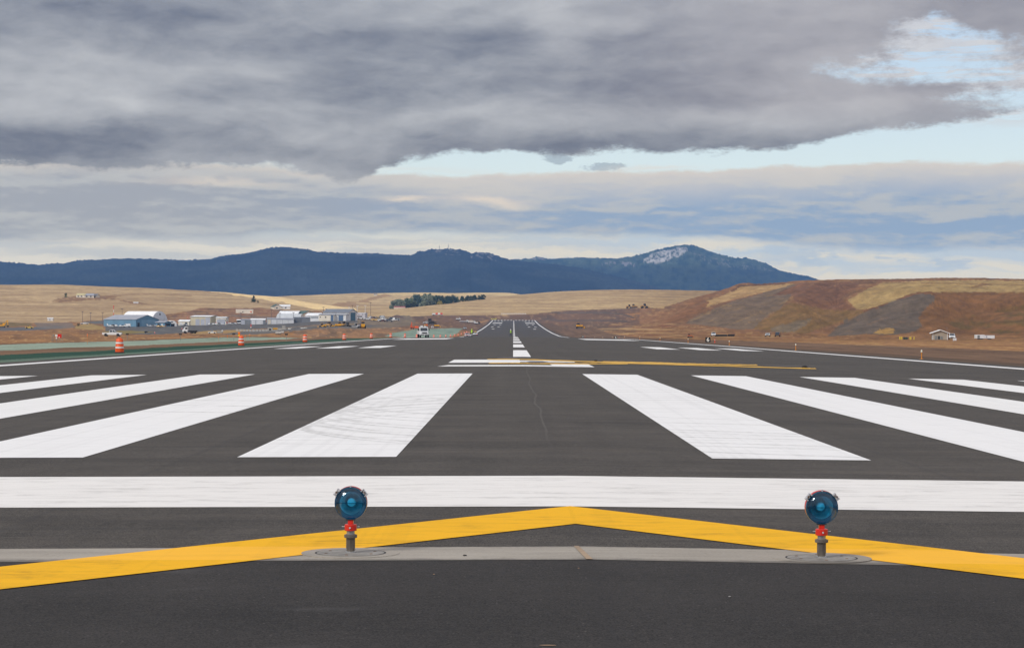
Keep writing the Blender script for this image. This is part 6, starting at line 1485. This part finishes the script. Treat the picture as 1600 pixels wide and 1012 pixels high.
# flatbed truck, left
t = lorry('white truck with an empty dark flatbed on the brown grass right of the apron', 297, 840, 5.6, .25, M_TRIM, R(180), cat='truck')
t2 = vehicle('white pickup with roof gear between the flatbed truck and the drum with the lamp', 'pickup truck', 'pickup', PW, 331.5, 800, R(180)); t2.scale = (.55, .55, .6)
block('generator', 'grey generator and white tank on skids before the apron', 'generator', 343.5, 850, 2.2, 1.2, .9, mat('generator_grey', (150, 148, 144), .6), lambda t: MB().box(.7, 1.3, -.5, .5, .5, 1.2).build('tank', PW, t, bevel=.08))
x, y, z = at(228.5, 900); t = thing('compressor', 'small dark machine on the grass edge between pickup and flatbed truck', 'compressor', (x, y, z)); MB().prism([(-.8, .2), (-.7, .55), (-.2, .8), (.5, .6), (.8, .25)], -.4, .4).build('body', M_TRIM, t, bevel=.05); wheel(t, -.3, -.4, .22, .15, 1); wheel(t, -.3, .4, .22, .15, -1)
for k, (px, dd, lab) in enumerate(((241.8, 850, 'orange traffic cone on the grass below the blue annex'), (284.3, 1150, 'orange traffic cone on the apron above the flatbed truck'), (293, 1650, 'orange cone on the bank above the tan hangar'), (310, 1640, 'second orange cone on the bank above the tan hangar'))):
    x, y, z = at(px, dd); t = thing('traffic_cone', lab, 'traffic cone', (x, y, z), 0, 'traffic cones by the apron'); s = 1.0+k*.25; t.scale = (s, s, s)
    MB().box(-.25, .25, -.25, .25, 0, .05).build('base', M_TRIM, t); MB().lathe([(.2, .05), (.04, .8), (0, .8)], 12).build('cone', M_CONE, t, True); MB().lathe([(.14, .36), (.10, .55)], 12, cap=False).build('band', M_RW, t, True)

# parked cars beyond the machine yard
cols = [('white', (226, 228, 230)), ('silver', (170, 174, 178)), ('tan', (178, 158, 124)), ('maroon', (112, 48, 46)), ('dark blue', (50, 60, 84)), ('cream', (214, 204, 172)), ('grey', (120, 124, 130)), ('red', (156, 44, 40))]
cars = [(563.5, 1560, 'suv', 0), (574, 1500, 'pickup', 0), (583, 1440, 'pickup', 5), (579.5, 1600, 'pickup', 0), (582.5, 1560, 'suv', 3), (588.5, 1420, 'pickup', 5), (587, 1620, 'sedan', 6), (593.5, 1400, 'sedan', 0), (592, 1520, 'suv', 2), (597.8, 1380, 'sedan', 3),
        (598.5, 1500, 'pickup', 0), (602, 1460, 'sedan', 0), (606, 1560, 'suv', 2), (608.3, 1390, 'suv', 6), (612, 1520, 'pickup', 4), (615.8, 1440, 'van', 0), (619.5, 1470, 'suv', 1), (596, 1640, 'van', 1)]
for k, (px, dd, kd, ci) in enumerate(cars):
    nm, rgb = cols[ci]
    where = ['behind the yellow loader, farthest left', 'above the rightmost machine', 'left of the cream pickup in the front row', 'in the back row, left end', 'in the middle row, left part', 'in the middle of the front row', 'in the back row behind the cream pickup', 'beside the dark red car, on its left', 'in the middle row behind the front cars', 'alone at the front of the parking lot',
             'behind the dark red car', 'just right of the dark red car', 'in the middle row, right part', 'at the right front of the lot', 'in the back row, right part', 'tall, near the right end of the lot', 'at the right end of the lot', 'tall, in the back row'][k]
    vehicle('%s %s in the far parking lot, %s' % ('dark red' if nm == 'maroon' else nm, {'suv': 'car', 'sedan': 'car', 'pickup': 'pickup', 'van': 'van'}[kd], where), {'suv': 'car', 'sedan': 'car', 'pickup': 'pickup truck', 'van': 'van'}[kd], kd, paintm(nm.replace(' ', '_'), rgb), px, dd, R(rng.choice((170, 10, 60, -60, 120, 185))), 'vehicles in the far parking lot')
# spoil heaps
for px, dd, r_, h, lab in ((620.5, 1900, 6, 2.6, 'dark spoil heap left of the far trailer line'), (673, 1530, 5, 2.4, 'dark spoil heap behind the white truck')):
    x, y, z = at(px, dd); t = thing('spoil_heap', lab, 'spoil heap', (x, y, z-.3)); MB().lathe([(r_, 0), (r_*.7, h*.5), (r_*.3, h*.9), (0, h)], 18).build('heap', mat('spoil', (100, 82, 76), .95, 0, .2, .5, bump=.5), t, True)
# scrapers on the hill foot, right of centre
for px, dd, fn, m, s, lab in ((983, 2440, loader, MTAN, 1.3, 'tan earthmover at the foot of the middle hill, left one'), (991, 2440, dozer, MTAN, 1.5, 'small tan bulldozer between the earthmovers under the middle hill'), (1007, 2330, loader, MTAN, 1.6, 'tan earthmover at the foot of the middle hill, right one'), (905.5, 1500, dozer, MY, 1.3, 'yellow bulldozer on the brown earth right of the runway'), (1078, 760, dozer, mat('machine_rust', (190, 112, 66), .6), .45, 'tiny rust coloured roller left of the 6 sign')):
    fn(lab, px, dd, R(15), m, s)
# localizer array past the runway end
x0, x1 = (783-VX)/F*2450, (822-VX)/F*2450
t = thing('antenna_array', 'long low white antenna row beyond the far runway end', 'antenna', ((x0+x1)/2, 2450, gz(0, 2450)))
MB().box(x0-(x0+x1)/2, x1-(x0+x1)/2, -.2, .2, 1.2, 1.75).build('rail', M_RW, t)
for k in range(14): MB().box(-13.5+k*2.08, -13.3+k*2.08, -.8, .8, 0, 2.0 if k == 7 else 1.9).build('antenna_mast', M_RW, t)
# lime cans left of the end
for k, px in enumerate((768, 770.5, 773.2, 775)):
    x, y, z = at(px, 2400); t = thing('marker_can', ['first', 'second', 'third', 'fourth'][k]+' lime marker left of the far runway end', 'marker', (x, y, z), 0, 'lime markers at the far runway end'); MB().lathe([(.5, 0), (.5, 1.2), (.35, 1.5), (0, 1.5)], 10).build('can', mat('lime', (206, 200, 80), .6), t)

# ------------------------------------------------------------------ trees
def leaf_mat(name, a, b_):
    m, t, b = new_mat(name); tc = t.nodes.new('ShaderNodeTexCoord'); n = noise(t, tc.outputs['Object'], .55, 5, .65)
    t.links.new(mixc(t, sstep(t, n, .35, .65), lin(a), lin(b_)), b.inputs['Base Color']); b.inputs['Roughness'].default_value = .8
    return m
LF = {'dark': leaf_mat('dark_foliage', (38, 56, 44), (70, 88, 60)), 'mid': leaf_mat('mid_foliage', (72, 92, 66), (112, 124, 88)), 'sage': leaf_mat('sage_foliage', (104, 116, 96), (142, 148, 122)), 'yellow': leaf_mat('yellow_foliage', (150, 136, 62), (184, 166, 84)), 'teal': leaf_mat('teal_foliage', (62, 84, 76), (92, 110, 94))}
M_BARK = mat('bark', (84, 70, 58), .9)
def tree(name, label, px, d, h, w, kind, leaf, n=1500, seed=0, zoff=0):
    rn = random.Random(seed+int(px*10)); x, y, z = at(px, d); t = thing(name, label, 'tree' if h > 3 else 'shrub', (x, y, z+zoff))
    tk = MB(); tk.tube((0, 0, -.6), (.1, 0, h*.45), h*.035+.05, h*.02+.02, 8); tk.tube((.1, 0, h*.45), (0, 0, h*.9), h*.02+.02, .03, 6)
    cl = []
    if kind == 'conifer':
        for k in range(46):
            f = rn.random()**.8; a = rn.random()*6.28; r_ = (1-f*.92)*w*.5*rn.uniform(.55, 1.12); cl.append((math.cos(a)*r_, math.sin(a)*r_, h*(.02+f*.95), (.22+.35*(1-f))*w*.45, .5))
    else:
        for k in range(34):
            a = rn.random()*6.28; q = rn.random()**.5; ph = rn.uniform(-1, 1)
            r_ = w*.5*q*math.sqrt(max(0, 1-max(0, ph)**2*.8)); cz = h*.48+ph*h*.42
            cl.append((math.cos(a)*r_*.85, math.sin(a)*r_*.85, cz, w*rn.uniform(.13, .24), .8))
        for k in range(8):
            c = rn.choice(cl); tk.tube((0, 0, h*rn.uniform(.25, .45)), (c[0], c[1], c[2]), h*.012+.02, .02, 5)
    tk.build('trunk', M_BARK, t)
    N = n; vs = np.empty((N*4, 3)); 
    for i in range(N):
        c = cl[rn.randrange(len(cl))]
        u = Vector((rn.gauss(0, 1), rn.gauss(0, 1), rn.gauss(0, 1))).normalized()*(rn.random()**.4)
        p = Vector((c[0]+u.x*c[3], c[1]+u.y*c[3], c[2]+u.z*c[3]*c[4]))
        s = max(h, w)*.028*rn.uniform(.6, 1.5); a = Vector((rn.gauss(0, 1), rn.gauss(0, 1), rn.gauss(0, 1))).normalized(); b_ = a.orthogonal().normalized()
        vs[i*4] = p-a*s-b_*s*.6; vs[i*4+1] = p+a*s-b_*s*.6; vs[i*4+2] = p+a*s*.8+b_*s*.6; vs[i*4+3] = p-a*s*.8+b_*s*.6
    q = np.arange(N*4, dtype=np.int32).reshape(-1, 4)
    me = mesh_np('crown', vs, q); me.polygons.foreach_set('use_smooth', np.zeros(N, bool)); me.materials.append(LF[leaf])
    o = bpy.data.objects.new('crown', me); C.objects.link(o); o.parent = t
    return t
def grove():
    D = 2990; k = D/F
    L = [(616, 14, 15, 'b', 'sage', 'pale sage tree at the left end of the grove'), (624, 17, 16, 'b', 'sage', 'second tree from the left of the grove, pale and round'), (632, 17, 15, 'b', 'teal', 'round grey green tree beside the pale ones'), (640, 20, 15, 'b', 'mid', 'mid green tree left of the tall round crown'),
         (651, 27, 16, 'b', 'teal', 'tall round tree left of the dark tops'), (643, 15, 14, 'b', 'sage', 'low sage tree in front of the tall round crown'), (660, 21, 15, 'b', 'teal', 'grey green tree left of the broad sage tree'), (667, 25, 20, 'b', 'sage', 'broad sage tree in the middle of the grove'), (664, 28, 10, 'c', 'dark', 'dark conifer top behind the broad sage tree, left one'), (671.5, 28, 9, 'c', 'dark', 'tallest dark conifer near the middle of the grove'),
         (677, 22, 10, 'b', 'mid', 'mid green tree right of the broad sage tree'), (681, 23, 8, 'c', 'dark', 'dark conifer right of the middle gap'), (686, 22, 10, 'b', 'dark', 'dark round tree right of the middle gap'), (691, 21, 9, 'c', 'dark', 'dark conifer with a narrow top, right part'), (696, 18, 10, 'b', 'mid', 'mid green low tree above the field edge'),
         (701, 19, 10, 'b', 'dark', 'dark tree left of the flat dark crown'), (707, 21, 12, 'b', 'dark', 'flat topped dark tree in the right half'), (713, 16, 8, 'b', 'mid', 'small olive tree right of the flat dark crown'), (722, 16, 9, 'c', 'dark', 'lone dark pointed tree left of the last group'), (730.5, 16.5, 7, 'b', 'dark', 'first tree of the last group on the right'),
         (735, 15, 6, 'c', 'dark', 'second tree of the last group on the right'), (740, 15.5, 8, 'b', 'dark', 'third and widest tree of the last group'), (748.5, 12, 5.5, 'b', 'dark', 'last but one tree at the right end'), (754.5, 12.5, 7, 'b', 'dark', 'last tree at the right end of the grove'), (686.5, 7, 7, 'b', 'yellow', 'small yellow bush at the foot of the dark trees')]
    base = {}
    for i, (px, h, w, kd, lf, lab) in enumerate(L):
        dd = D+(i % 3)*14+(0 if lf in ('sage', 'yellow') else 25)
        x, y, z = at(px, dd)
        # crest of the field in front hides the feet: stand them on the ground behind it
        edge = np.interp(px, [600, 633, 670, 700, 740, 757], [482.3, 480.5, 476.5, 472.5, 468.3, 465.5])
        want = HC-(yc(px, edge)-VY)/F*dd
        h *= float(np.interp(px, [612, 660, 690, 710, 757], [.80, .70, .58, .50, .46]))
        top = h*k*1.0
        o = tree('conifer_tree' if kd == 'c' else 'leafy_tree', lab, px, dd, top+(want-z), w*k*(1.35 if kd == 'c' else 1.3), 'conifer' if kd == 'c' else 'broad', lf, 2400, i)
        o['group'] = 'trees of the grove beyond the field'
grove()
tree('conifer_tree', 'lone dark conifer on the left stubble hill', 396, 2250, 7.0, 5.5, 'conifer', 'dark', 1500, 3)
tree('shrub', 'low dark shrub right of the lone conifer', 402.5, 2245, 2.6, 3.2, 'broad', 'dark', 500, 4)
tree('leafy_tree', 'small olive tree left of the ridge farm', 102.3, 2180, 4.8, 3.4, 'broad', 'mid', 700, 5)
tree('shrub', 'round dark bush on the grass left of the blue hangar', 122.3, 1400, 1.9, 2.4, 'broad', 'dark', 500, 6)
tree('conifer_tree', 'tiny dark tree beside the cream farmhouse', 430.5, 2140, 3.2, 1.6, 'conifer', 'dark', 400, 7)
for k, px in enumerate((868, 876, 893)): tree('shrub', ['left', 'middle', 'right'][k]+' tiny dark bush on the skyline of the middle hill', px, 3330, 2.2, 3.5, 'broad', 'dark', 250, 20+k)
# antenna masts on the mountain
for k, (px, h) in enumerate(((686, 34), (700, 40))):
    d = 10480; x = (px-VX)/F*d; zz = HC-(yc(px, 389.5)-VY)/F*d
    t = thing('radio_mast', ['left', 'right'][k]+' thin radio mast on the mountain top', 'radio mast', (x, d, zz-14), 0, 'radio masts on the mountain'); MB().tube((0, 0, 0), (0, 0, h), 1.3, .7, 6).build('mast', M_GREYP, t); MB().box(-3, 3, -.5, .5, h*.7, h*.74).build('crossarm', M_GREYP, t)

# ------------------------------------------------------------------ haze
def haze():
    m = bpy.data.materials.new('haze'); m.use_nodes = True; t = m.node_tree; t.nodes.clear()
    o = t.nodes.new('ShaderNodeOutputMaterial'); v = t.nodes.new('ShaderNodeVolumePrincipled')
    v.inputs['Color'].default_value = (.22, .48, 1.0, 1); v.inputs['Density'].default_value = HAZE; v.inputs['Anisotropy'].default_value = 0.0
    t.links.new(v.outputs[0], o.inputs['Volume'])
    b = MB(); b.box(-13500, 13500, -13500, 15500, -60, 640); ob = b.build('haze', m); ob['kind'] = 'stuff'
haze()
